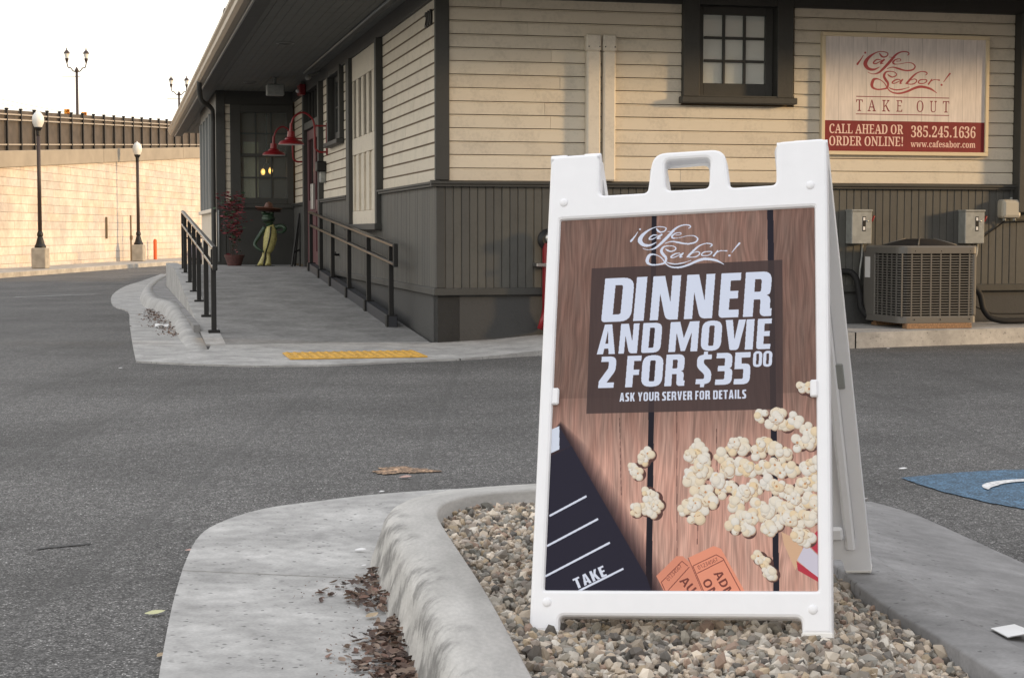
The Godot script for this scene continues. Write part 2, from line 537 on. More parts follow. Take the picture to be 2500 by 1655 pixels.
func popcorn(img: Image, c: Vector2, r: float) -> void:
	var lobes := []
	var n := rng.randi_range(4, 6)
	var a0 := rng.randf() * TAU
	for i in n:
		var a := a0 + TAU * i / n + rng.randf_range(-0.5, 0.5)
		lobes.append([c + Vector2(cos(a), sin(a)) * r * rng.randf_range(0.22, 0.62), r * rng.randf_range(0.30, 0.56)])
	for l in lobes: disc(img, l[0] + Vector2(1.6, 2.0), l[1] + 0.4, rgb(176, 150, 128))
	for l in lobes:
		var top := rgb(222, 218, 210).lerp(rgb(224, 198, 156), rng.randf() * rng.randf())
		disc(img, l[0], l[1], top.darkened(0.09))
		disc(img, l[0] - Vector2(0.10, 0.16) * l[1], l[1] * 0.86, top.darkened(0.03))
		disc(img, l[0] - Vector2(0.2, 0.3) * l[1], l[1] * 0.6, top)
		if rng.randf() < 0.35:
			var b := rng.randf() * TAU
			var e: Vector2 = l[0] + Vector2(cos(b), sin(b)) * l[1] * 0.8
			var f: Vector2 = l[0] + Vector2(cos(b + 0.9), sin(b + 0.9)) * l[1] * 0.75
			line2(img, e, f, 1.8, rgb(168, 132, 98))
	if rng.randf() < 0.4: disc(img, c + Vector2(rng.randf_range(-5, 5), rng.randf_range(-5, 5)), rng.randf_range(2.0, 3.6), rgb(188, 138, 96))

func make_poster() -> ImageTexture:
	var W := 800
	var H := 1187
	var n1 := noise(FastNoiseLite.TYPE_SIMPLEX_SMOOTH, 1.0, 3, 11)
	var n2 := noise(FastNoiseLite.TYPE_SIMPLEX, 1.0, 2, 12)
	var data := PackedByteArray()
	data.resize(W * H * 3)
	var lut := []
	for y in H:
		var fy := float(y) / H
		for x in W:
			var plank := 0 if x < 303 + y * 0.008 else (1 if x < 664 + y * 0.014 else 2)
			var warp := n1.get_noise_2d(x * 0.006 + plank * 40.0, y * 0.0018) * 34.0
			var ring := sin((x + warp) * 0.30 + n1.get_noise_2d(x * 0.01, y * 0.003 + plank * 9) * 4.0)
			var f := n2.get_noise_2d(x * 0.22 + warp * 0.1, y * 0.0055 + plank * 77.0)
			var v := 0.97 + 0.05 * ring + 0.11 * f + 0.09 * n1.get_noise_2d(x * 0.03, y * 0.004 + 20.0)
			if fy < 0.5: v *= 0.76 + 0.10 * float(plank == 1)
			else: v *= 0.86 + 0.36 * minf(1.0, (fy - 0.5) * 5.0) + 0.02 * float(plank == 1)
			var red := 0.5 + 0.5 * n1.get_noise_2d(x * 0.02 + 300.0, y * 0.004)
			var o := (y * W + x) * 3
			data[o] = clampi(int((156 + 6 * red) * v), 0, 255)
			data[o + 1] = clampi(int((122 + 6 * (1.0 - red)) * v), 0, 255)
			data[o + 2] = clampi(int((109 + 8 * (1.0 - red)) * v), 0, 255)
	var img := Image.create_from_data(W, H, false, Image.FORMAT_RGB8, data)
	for k in [[385, 640, 395, 1187], [505, 700, 512, 940], [210, 660, 222, 900], [455, 880, 452, 1050]]: line2(img, Vector2(k[0], k[1]), Vector2(k[2], k[3]), 1.6, rgb(74, 50, 48))
	poly(img, [V2s([294, 0, 309, 0, 321, 1187, 302, 1187])], rgb(30, 27, 36))
	poly(img, [V2s([655, 0, 674, 0, 690, 1187, 673, 1187])], rgb(33, 30, 40))
	# the print's dark panel, see-through
	var box := Image.create_empty(596, 476, false, Image.FORMAT_RGBA8)
	box.fill(Color(rgb(66, 54, 54), 0.84))
	img.convert(Image.FORMAT_RGBA8)
	img.blend_rect(box, Rect2i(0, 0, 596, 476), Vector2i(106, 168))
	# soft darkness round the clapper board, drawn as part of the print
	var tint := Image.create_empty(W, H, false, Image.FORMAT_RGBA8)
	for j in 12: poly(tint, [V2s([0, 700, 26, 676 - j, 62 + j * 4, 742, 305 + j * 6, 1147, 330 + j * 5, 1187, 0, 1187])], Color(rgb(38, 26, 32), 0.0))
	for j in range(12, -1, -1): poly(tint, [V2s([0, 700, 26, 676 - j, 62 + j * 4, 742, 305 + j * 6, 1147, 330 + j * 5, 1187, 0, 1187])], Color(rgb(34, 24, 30), 0.06 + 0.065 * (12 - j)))
	img.blend_rect(tint, Rect2i(0, 0, W, H), Vector2i.ZERO)
	img.convert(Image.FORMAT_RGB8)
	poly(img, [V2s([0, 775, 64, 745, 305, 1147, 319, 1187, 0, 1187])], rgb(38, 36, 50))
	poly(img, [V2s([20, 678, 62, 745, 26, 760])], rgb(42, 40, 54))
	poly(img, [V2s([0, 691, 23, 681, 26, 755, 0, 767])], rgb(205, 213, 228))
	var wt := rgb(208, 214, 230)
	for l in [[4, 962, 116, 902], [0, 1054, 154, 972], [0, 1145, 192, 1044], [98, 1191, 235, 1122]]: line2(img, Vector2(l[0], l[1]), Vector2(l[2], l[3]), 6.5, wt)
	word(img, "TAKE", 82, 1154, 33, 100, 0.0, wt, 0.12, -0.43)
	# tickets
	var or1 := rgb(222, 146, 120)
	var ink := rgb(112, 62, 56)
	poly(img, [V2s([333, 1144, 391, 1085, 410, 1085, 433, 1105, 468, 1187, 356, 1187])], or1.darkened(0.05))
	line2(img, Vector2(348, 1162), Vector2(408, 1100), 2.0, ink); line2(img, Vector2(408, 1100), Vector2(425, 1114), 2.0, ink); line2(img, Vector2(368, 1187), Vector2(430, 1117), 2.2, ink); line2(img, Vector2(348, 1162), Vector2(360, 1187), 2.0, ink)
	typeset(img, "01234567", font(false, false), Rect2(362, 1152, 58, 11), ink, -0.84)
	typeset(img, "AU", font(false, true), Rect2(420, 1142, 50, 26), ink, 0.86)
	poly(img, [V2s([426, 1090, 500, 1055, 522, 1063, 591, 1187, 468, 1187])], or1)
	line2(img, Vector2(426, 1090), Vector2(468, 1187), 1.6, ink)
	for l in [[440, 1114, 508, 1081], [508, 1081, 528, 1092], [528, 1092, 579, 1187], [440, 1114, 472, 1187], [453, 1136, 529, 1097]]: line2(img, Vector2(l[0], l[1]), Vector2(l[2], l[3]), 2.2, ink)
	typeset(img, "01234567", font(false, false), Rect2(453, 1114, 62, 12), ink, -0.42)
	typeset(img, "ADM", font(false, true), Rect2(522, 1124, 84, 25), ink, 1.05)
	typeset(img, "ON", font(false, true), Rect2(489, 1148, 54, 25), ink, 1.05)
	# paper cone and popcorn
	poly(img, [V2s([696, 1014, 746, 1039, 760, 1073, 736, 1127, 703, 1049])], rgb(204, 168, 138))
	poly(img, [V2s([800, 1010, 800, 1080, 768, 1046])], rgb(178, 58, 74))
	poly(img, [V2s([765, 1049, 800, 1084, 800, 1150, 741, 1097])], rgb(196, 192, 206))
	poly(img, [V2s([739, 1100, 800, 1147, 800, 1160, 743, 1127])], rgb(176, 56, 70))
	rng.seed = 5
	for i in range(0, POPCORN.size(), 2): disc(img, Vector2(POPCORN[i] + 7, POPCORN[i + 1] + 5), 21, rgb(88, 62, 58))
	for i in range(0, POPCORN.size(), 2): popcorn(img, Vector2(POPCORN[i], POPCORN[i + 1]), 29 if i < 154 else 22)
	for i in range(0, 150, 6): popcorn(img, Vector2(POPCORN[i] + rng.randf_range(-14, 14), POPCORN[i + 1] + rng.randf_range(-12, 12)), rng.randf_range(18, 28))
	# lettering
	var ltr := rgb(205, 213, 232)
	for s in LOGO: stroke(img, s, ltr)
	var x := 142.0
	for g in [["D", 142, 94], ["I", 243, 33], ["N", 295, 87], ["N", 401, 87], ["E", 507, 61], ["R", 582, 84]]: word(img, g[0], g[1], 204, 145, g[2], 0.06, ltr)
	for g in [["A", 132, 57], ["N", 200, 58], ["D", 270, 60], ["M", 355, 89], ["O", 453, 62], ["V", 524, 62], ["I", 588, 24], ["E", 622, 42]]: word(img, g[0], g[1], 357, 97, g[2], 0.06, ltr)
	for g in [["2", 140, 50], ["F", 224, 44], ["O", 272, 65], ["R", 345, 60], ["$", 440, 46], ["3", 499, 50], ["5", 555, 48]]: word(img, g[0], g[1], 462, 101, g[2], 0.05, ltr)
	word(img, "0", 612, 460, 50, 27, 0.05, ltr)
	word(img, "0", 642, 460, 50, 27, 0.05, ltr)
	word(img, "ASK YOUR SERVER FOR DETAILS", 208, 580, 28, 385, 0.0, ltr, 0.13)
	return ImageTexture.create_from_image(img)

func make_wall_sign() -> ImageTexture:
	var W := 1100
	var H := 720
	rng.seed = 17
	var n1 := noise(FastNoiseLite.TYPE_SIMPLEX_SMOOTH, 1.0, 3, 21)
	var data := PackedByteArray()
	data.resize(W * H * 3)
	for y in H:
		for x in W:
			var p := int(x / 94.0)
			var f := n1.get_noise_2d(x * 0.05 + p * 31.0, y * 0.006)
			var f2 := n1.get_noise_2d(x * 0.008 + p * 11.0, y * 0.004 + 60.0)
			var v := 1.0 + 0.05 * f + 0.05 * f2
			if fmod(x, 94.0) < 2.5: v *= 0.84
			var o := (y * W + x) * 3
			if y > 525:
				v = 1.0 + 0.06 * f + 0.03 * f2
				data[o] = clampi(int(124 * v), 0, 255); data[o + 1] = clampi(int(28 * v), 0, 255); data[o + 2] = clampi(int(36 * v), 0, 255)
			else:
				data[o] = clampi(int(222 * v), 0, 255); data[o + 1] = clampi(int(214 * v), 0, 255); data[o + 2] = clampi(int(210 * v), 0, 255)
	var img := Image.create_from_data(W, H, false, Image.FORMAT_RGB8, data)
	var red := rgb(164, 66, 70)
	var deep := rgb(122, 34, 46)
	# the logo spans x 218..854 here and 252..520 (poster) there
	var lo := Vector2(1e9, 1e9)
	var hi := Vector2(-1e9, -1e9)
	for s in LOGO:
		for i in range(0, s.size(), 3):
			lo = lo.min(Vector2(s[i], s[i + 1])); hi = hi.max(Vector2(s[i], s[i + 1]))
	var k := 632.0 / (hi.x - lo.x)
	for s in LOGO: stroke(img, s, red, Vector2(219, 88) - lo * k, k)
	img.fill_rect(Rect2i(214, 372, 636, 5), deep)
	img.fill_rect(Rect2i(214, 482, 636, 5), deep)
	var xs := [214, 292, 391, 487, 626, 716, 806]
	var ws := [44, 56, 52, 40, 46, 48, 44]
	for i in 7: typeset(img, "TAKEOUT"[i], font(true, false), Rect2(xs[i], 394, ws[i], 72), deep)
	var cr := rgb(233, 204, 192)
	typeset(img, "CALL AHEAD OR", font(true, true), Rect2(36, 548, 500, 60), cr)
	typeset(img, "ORDER ONLINE!", font(true, true), Rect2(36, 624, 500, 60), cr)
	typeset(img, "385.245.1636", font(true, true), Rect2(590, 552, 446, 74), cr)
	typeset(img, "www.cafesabor.com", font(true, true), Rect2(588, 646, 448, 42), cr)
	return ImageTexture.create_from_image(img)
# ---------------------------------------------------------------- light and camera
func _ready() -> void:
	var cam := Camera3D.new()
	cam.name = "camera"
	cam.position = Vector3(0, 0.95, 0)
	cam.rotation_degrees = Vector3(-3.6633, 0, 0)
	cam.fov = 22.8213
	cam.near = 0.05
	cam.far = 1200.0
	cam.current = true
	add_child(cam)
	var env := Environment.new()
	var sky_mat := ProceduralSkyMaterial.new()
	sky_mat.sky_top_color = Color(0.835, 0.84, 0.855)
	sky_mat.sky_horizon_color = Color(1.0, 0.955, 0.86)
	sky_mat.sky_curve = 0.16
	sky_mat.sky_energy_multiplier = 1.3
	sky_mat.ground_bottom_color = Color(0.3, 0.29, 0.28)
	sky_mat.ground_horizon_color = Color(0.62, 0.58, 0.52)
	sky_mat.sun_angle_max = 12.0
	var sky := Sky.new()
	sky.sky_material = sky_mat
	env.background_mode = Environment.BG_SKY
	env.sky = sky
	env.tonemap_mode = Environment.TONE_MAPPER_LINEAR
	env.tonemap_exposure = 1.08
	env.sdfgi_enabled = true
	env.ssao_enabled = true
	env.ssil_enabled = true
	var we := WorldEnvironment.new()
	we.name = "world_environment"
	we.environment = env
	add_child(we)
	var sun := DirectionalLight3D.new()
	sun.name = "sun"
	var el := deg_to_rad(9.5)
	var towards := Vector3(0.988 * cos(el), sin(el), 0.154 * cos(el)).normalized()
	sun.basis = Basis.looking_at(-towards, Vector3.UP)
	sun.light_color = Color(1.0, 0.84, 0.62)
	sun.light_energy = 1.15
	sun.light_angular_distance = 6.0
	sun.shadow_enabled = true
	add_child(sun)
	make_materials()
	ground()
	ramp()
	cafe()
	retaining_wall()
	shade_building()
	wall_fittings()
	railings()
	porch()
	street()
	island()
	sandwich_board()
	litter()

func make_materials() -> void:
	var S := FastNoiseLite.TYPE_SIMPLEX_SMOOTH
	var C := FastNoiseLite.TYPE_CELLULAR
	var asp := mottle(1024, lin(0.090, 0.088, 0.0855), [[C, 0.15, 1, 0.38, 1], [C, 0.34, 1, 0.30, 2], [C, 0.2, 1, 0.5, 7, 12.0], [S, 0.012, 3, 0.12, 3]])
	M.asphalt = tmat(asp, 1.2, 0.88, Color.WHITE, asp, 0.35)
	M.asphalt.detail_enabled = true
	M.asphalt.detail_blend_mode = BaseMaterial3D.BLEND_MODE_MUL
	M.asphalt.detail_albedo = mottle(512, Color(0.93, 0.93, 0.93), [[S, 0.012, 4, 0.14, 9], [S, 0.04, 2, 0.05, 10]])
	M.asphalt.detail_uv_layer = BaseMaterial3D.DETAIL_UV_2
	M.asphalt.uv2_triplanar = true
	M.asphalt.uv2_world_triplanar = true
	M.asphalt.uv2_scale = Vector3.ONE * 0.09
	var cbump := mottle(512, Color(0.6, 0.6, 0.6), [[S, 0.05, 4, 0.5, 31], [C, 0.2, 1, 0.2, 32]])
	var con := mottle(1024, lin(0.365, 0.36, 0.35), [[S, 0.006, 4, 0.13, 14], [S, 0.03, 3, 0.09, 15], [S, 0.2, 2, 0.06, 16], [C, 0.28, 1, -0.3, 17, 90.0]])
	M.concrete = tmat(con, 0.42, 0.9, Color.WHITE, cbump, 0.12)
	M.concrete_dark = tmat(con, 0.42, 0.9, Color(0.80, 0.80, 0.81), cbump, 0.12)
	# broom-finished ramp concrete; its base is darkened for the shade under the eave
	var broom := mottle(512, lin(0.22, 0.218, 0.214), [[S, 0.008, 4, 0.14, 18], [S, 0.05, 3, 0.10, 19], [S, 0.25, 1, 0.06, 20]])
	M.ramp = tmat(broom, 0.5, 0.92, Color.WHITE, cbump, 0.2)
	M.sheathing = mat(Color(0.42, 0.36, 0.29), 0.9)
	M.room = mat(Color(0.42, 0.37, 0.32), 0.9)
	M.kerb = mat(Color.WHITE, 0.9)
	M.kerb.albedo_texture = kerb_texture()
	M.kerb.uv1_scale = Vector3(0.5, 2.2, 1)
	M.soil = tmat(mottle(256, lin(0.12, 0.10, 0.085), [[S, 0.05, 3, 0.3, 40]]), 2.0)
	var paint := mottle(512, Color.WHITE, [[S, 0.01, 4, 0.07, 51], [S, 0.06, 3, 0.05, 52], [S, 0.2, 2, 0.03, 53]])
	var grain := mottle(512, Color(0.6, 0.6, 0.6), [[S, 0.02, 4, 0.45, 54], [S, 0.12, 2, 0.25, 55]])
	M.siding = []
	for t in [Color(0.850, 0.815, 0.748), Color(0.837, 0.803, 0.738), Color(0.857, 0.820, 0.752), Color(0.828, 0.792, 0.728)]: M.siding.append(tmat(paint, 0.8, 0.62, t, grain, 0.12))
	M.trim = tmat(paint, 0.8, 0.6, Color(0.243, 0.244, 0.236), grain, 0.2)
	M.wains = []
	for t in [Color(0.312, 0.312, 0.300), Color(0.298, 0.299, 0.290), Color(0.322, 0.321, 0.306)]: M.wains.append(tmat(paint, 0.8, 0.6, t, grain, 0.2))
	M.plinth = tmat(paint, 0.8, 0.75, Color(0.250, 0.252, 0.252), cbump, 0.15)
	M.soffit = tmat(paint, 0.8, 0.7, Color(0.40, 0.405, 0.395), grain, 0.1)
	M.gutter = mat(Color(0.62, 0.565, 0.49), 0.45)
	M.drip = mat(Color(0.52, 0.53, 0.53), 0.4)
	M.roof = tmat(mottle(256, lin(0.08, 0.075, 0.07), [[C, 0.1, 1, 0.3, 60]]), 1.0)
	M.black = mat(Color(0.03, 0.03, 0.033), 0.5)
	M.gloss_black = mat(Color(0.03, 0.03, 0.033), 0.28)
	M.rubber = mat(Color(0.07, 0.07, 0.075), 0.75)
	M.dark = mat(Color(0.06, 0.06, 0.06), 0.9)
	M.glass = mat(Color(0.75, 0.8, 0.8, 0.10), 0.03)
	M.glass.transparency = BaseMaterial3D.TRANSPARENCY_ALPHA
	M.glass.metallic_specular = 1.0
	M.porch_glass = M.glass.duplicate()
	M.porch_glass.metallic_specular = 0.2
	M.window_backing = mat(Color(0.93, 0.94, 0.92), 0.8)  # pale sheet put behind the lot window to brighten its panes
	M.plastic = tmat(mottle(256, Color(0.915, 0.918, 0.93), [[S, 0.02, 3, 0.012, 70]]), 3.0, 0.42)
	M.plastic_edge = mat(Color(0.88, 0.87, 0.85), 0.55)
	M.red = mat(Color(0.52, 0.10, 0.13), 0.35)
	M.maroon = tmat(paint, 0.8, 0.5, Color(0.36, 0.20, 0.22))
	M.galv = tmat(mottle(256, Color(0.58, 0.59, 0.58), [[C, 0.06, 1, 0.06, 80], [S, 0.02, 2, 0.04, 81]]), 2.0, 0.5)
	M.steel = mat(Color(0.75, 0.75, 0.75), 0.28, 1.0)
	M.cream = tmat(paint, 0.8, 0.5, Color(0.87, 0.84, 0.785))
	M.ac = mat(Color(0.395, 0.385, 0.368), 0.45)
	M.wood = tmat(mottle(256, lin(0.24, 0.14, 0.075), [[S, 0.05, 4, 0.25, 90]]), 4.0, 0.8)
	M.white = mat(Color(0.86, 0.86, 0.86), 0.6)
	M.lamp_pole = mat(Color(0.22, 0.17, 0.15), 0.5)
	M.pane_dark = mat(Color(0.05, 0.055, 0.055), 0.04)
	M.globe = mat(Color(0.86, 0.86, 0.84), 0.25)
	M.pedestal = tmat(mottle(128, lin(0.36, 0.33, 0.28), [[S, 0.03, 3, 0.1, 45]]), 1.0)

func kerb_texture() -> ImageTexture:
	# pale cast concrete; the street face (v 0.62 to 0.95) carries dark tyre scuffs that run down it, as on the photograph
	var W := 1024
	var H := 512
	var n1 := noise(FastNoiseLite.TYPE_SIMPLEX_SMOOTH, 1.0, 4, 33)
	var n2 := noise(FastNoiseLite.TYPE_SIMPLEX, 1.0, 3, 34)
	var data := PackedByteArray()
	data.resize(W * H * 3)
	for y in H:
		var fv := float(y) / H
		for x in W:
			var v := 1.0 + 0.09 * n1.get_noise_2d(x * 0.006, y * 0.01) + 0.04 * n2.get_noise_2d(x * 0.06, y * 0.06)
			var grime := n1.get_noise_2d(x * 0.009 + 9.0, y * 0.006) + 0.30 * n2.get_noise_2d(x * 0.045 + y * 0.03, y * 0.010) + 0.16 * n2.get_noise_2d(x * 0.3, y * 0.16)
			var reach := n1.get_noise_2d(x * 0.012 + 50.0, 3.0) * 0.12
			var edge := smoothstep(0.52 + reach, 0.70 + reach, fv) * (1.0 - smoothstep(0.92, 1.0, fv))
			v -= 0.34 * edge * smoothstep(-0.3, 0.65, grime)
			v += 0.05 * n2.get_noise_2d(x * 0.4, y * 0.4)
			var o := (y * W + x) * 3
			data[o] = clampi(int(175 * v), 0, 255)
			data[o + 1] = clampi(int(173 * v), 0, 255)
			data[o + 2] = clampi(int(169 * v), 0, 255)
	return ImageTexture.create_from_image(Image.create_from_data(W, H, false, Image.FORMAT_RGB8, data))

# ---------------------------------------------------------------- ground
func strip(st: SurfaceTool, a: Array, b: Array, ya: float, yb: float, y0 := -0.02) -> void:
	for i in a.size() - 1:
		face(st, [Vector3(a[i].x, ya, a[i].z), Vector3(a[i + 1].x, ya, a[i + 1].z), Vector3(b[i + 1].x, yb, b[i + 1].z), Vector3(b[i].x, yb, b[i].z)], Vector3.UP)
		var d: Vector3 = a[i + 1] - a[i]
		face(st, [Vector3(a[i].x, ya, a[i].z), Vector3(a[i + 1].x, ya, a[i + 1].z), Vector3(a[i + 1].x, y0, a[i + 1].z), Vector3(a[i].x, y0, a[i].z)], a[i] - b[i])
		face(st, [Vector3(b[i].x, yb, b[i].z), Vector3(b[i + 1].x, yb, b[i + 1].z), Vector3(b[i + 1].x, y0, b[i + 1].z), Vector3(b[i].x, y0, b[i].z)], b[i] - a[i])
	for i in [0, a.size() - 1]:
		face(st, [Vector3(a[i].x, ya, a[i].z), Vector3(b[i].x, yb, b[i].z), Vector3(b[i].x, y0, b[i].z), Vector3(a[i].x, y0, a[i].z)], (a[0] - a[1]) if i == 0 else (a[-1] - a[-2]))

func V3s(a: Array) -> Array:
	var out := []
	for i in range(0, a.size(), 2): out.append(Vector3(a[i], 0, a[i + 1]))
	return out

func UVs(a: Array) -> Array:
	var out := []
	for i in range(0, a.size(), 2): out.append(B(a[i], a[i + 1]))
	return out

func ground() -> void:
	var st := mb()
	bb(st, Vector3(-600, -0.4, -700), Vector3(600, 0, 300))
	structure("parking_lot", st, M.asphalt, "worn grey asphalt of the parking lot")
	# blue accessible-bay paint with the white wheel of its symbol
	st = mb()
	var edge := []
	rng.seed = 3
	for p in [[1.50, -6.42], [1.7, -6.53], [1.9, -6.62], [2.15, -6.66], [2.5, -6.62], [2.5, -6.0], [2.45, -5.35], [2.1, -5.42], [1.75, -5.69], [1.66, -5.85], [1.58, -6.05], [1.54, -6.2]]:
		edge.append(Vector2(p[0], p[1]))
	var rough := []
	for i in edge.size():
		for k in 7:
			var q: Vector2 = edge[i].lerp(edge[(i + 1) % edge.size()], k / 7.0)
			rough.append(q + Vector2(rng.randf_range(-0.004, 0.004), rng.randf_range(-0.006, 0.006)))
	sheet(st, rough, 0.004)
	var bm := tmat(mottle(512, lin(0.055, 0.112, 0.175), [[FastNoiseLite.TYPE_CELLULAR, 0.3, 1, 0.36, 4], [FastNoiseLite.TYPE_SIMPLEX_SMOOTH, 0.02, 3, 0.16, 5]]), 1.2, 0.8)
	structure("painted_marking", st, bm, "worn blue paint of an accessible parking bay on the asphalt")
	st = mb()
	var pts := []
	for i in 15:
		var a := lerpf(1.05 * PI, 0.35 * PI, i / 14.0)
		pts.append(Vector3(2.08 + cos(a) * 0.34, 0.008, -6.14 - sin(a) * 0.24))
	for i in 14:
		var w0 := 0.028 * minf(1.0, i / 3.0 + 0.1)
		var w1 := 0.028 * minf(1.0, (i + 1) / 3.0 + 0.1)
		var c := Vector3(2.08, 0.008, -6.14)
		face(st, [pts[i], pts[i + 1], pts[i + 1] + (c - pts[i + 1]).normalized() * w1 * 2, pts[i] + (c - pts[i]).normalized() * w0 * 2], Vector3.UP)
	structure("painted_symbol", st, tmat(mottle(256, Color(0.82, 0.82, 0.82), [[FastNoiseLite.TYPE_CELLULAR, 0.2, 1, 0.12, 6]]), 1.5, 0.8), "white painted wheel of the symbol on the blue bay")
	st = mb()
	sheet(st, [Vector2(-7.2, -24.2), Vector2(-6.3, -25.3), Vector2(-6.3, -25.45), Vector2(-7.2, -24.35)], 0.004)
	structure("painted_line", st, tmat(mottle(256, Color(0.62, 0.62, 0.62), [[FastNoiseLite.TYPE_CELLULAR, 0.1, 1, 0.2, 16]]), 1.0, 0.9), "faded white bay line on the asphalt")
	# faded orange spray mark
	st = mb()
	var om := []
	for i in 90:
		var a := TAU * i / 90.0
		var rr := rng.randf_range(0.88, 1.04) * (0.82 + 0.2 * sin(a * 3.0 + 1.0) + 0.1 * sin(a * 7.0))
		om.append(Vector2(-0.435 + cos(a) * 0.15 * rr, -6.62 + sin(a) * 0.115 * rr))
	sheet(st, om, 0.004)
	structure("paint_mark", st, tmat(mottle(256, lin(0.235, 0.155, 0.10), [[FastNoiseLite.TYPE_CELLULAR, 0.25, 1, 0.45, 8], [FastNoiseLite.TYPE_SIMPLEX_SMOOTH, 0.03, 2, 0.3, 9]]), 2.0, 0.9), "faded orange spray paint mark on the asphalt")
	# old tar seam
	st = mb()
	var ta := px_ground(88, 1342); var tb := px_ground(218, 1330)
	var tar := []
	for i in 15: tar.append(Vector2(lerpf(ta.x, tb.x, i / 14.0), lerpf(ta.z, tb.z, i / 14.0) + rng.randf_range(-0.012, 0.0) - 0.012))
	for i in 15: tar.append(Vector2(lerpf(tb.x, ta.x, i / 14.0), lerpf(tb.z, ta.z, i / 14.0) + rng.randf_range(0.0, 0.012)))
	sheet(st, tar, 0.003)
	structure("tar_seam", st, mat(lin(0.035, 0.035, 0.036), 0.7), "short dark tar seam in the asphalt")
	# walkway along the wall that faces the lot, ramped up from the corner
	st = mb()
	var fr := [[-0.14, -1.72, 0.012], [0.5, -1.42, 0.04], [1.2, -1.34, 0.10], [1.8, -1.29, 0.13], [3.24, -1.19, 0.13]]
	var fr2 := [[3.252, -1.19, 0.13], [4.96, -0.87, 0.13], [8.5, -0.45, 0.13]]
	for f in [fr, fr2]:
		for i in f.size() - 1:
			var a := B(f[i][0], f[i][1], f[i][2])
			var b := B(f[i + 1][0], f[i + 1][1], f[i + 1][2])
			var c := B(f[i + 1][0], 0.05, f[i + 1][2])
			var d := B(f[i][0], 0.05, f[i][2])
			var o := Vector3(0.02, -0.012, 0)
			face(st, [a, b, c, d], Vector3.UP)
			face(st, [a, b, Vector3(b.x, -0.02, b.z), Vector3(a.x, -0.02, a.z)], Vector3(0, 0, 1))
	structure("walkway", st, M.concrete, "raised concrete walkway along the wall")

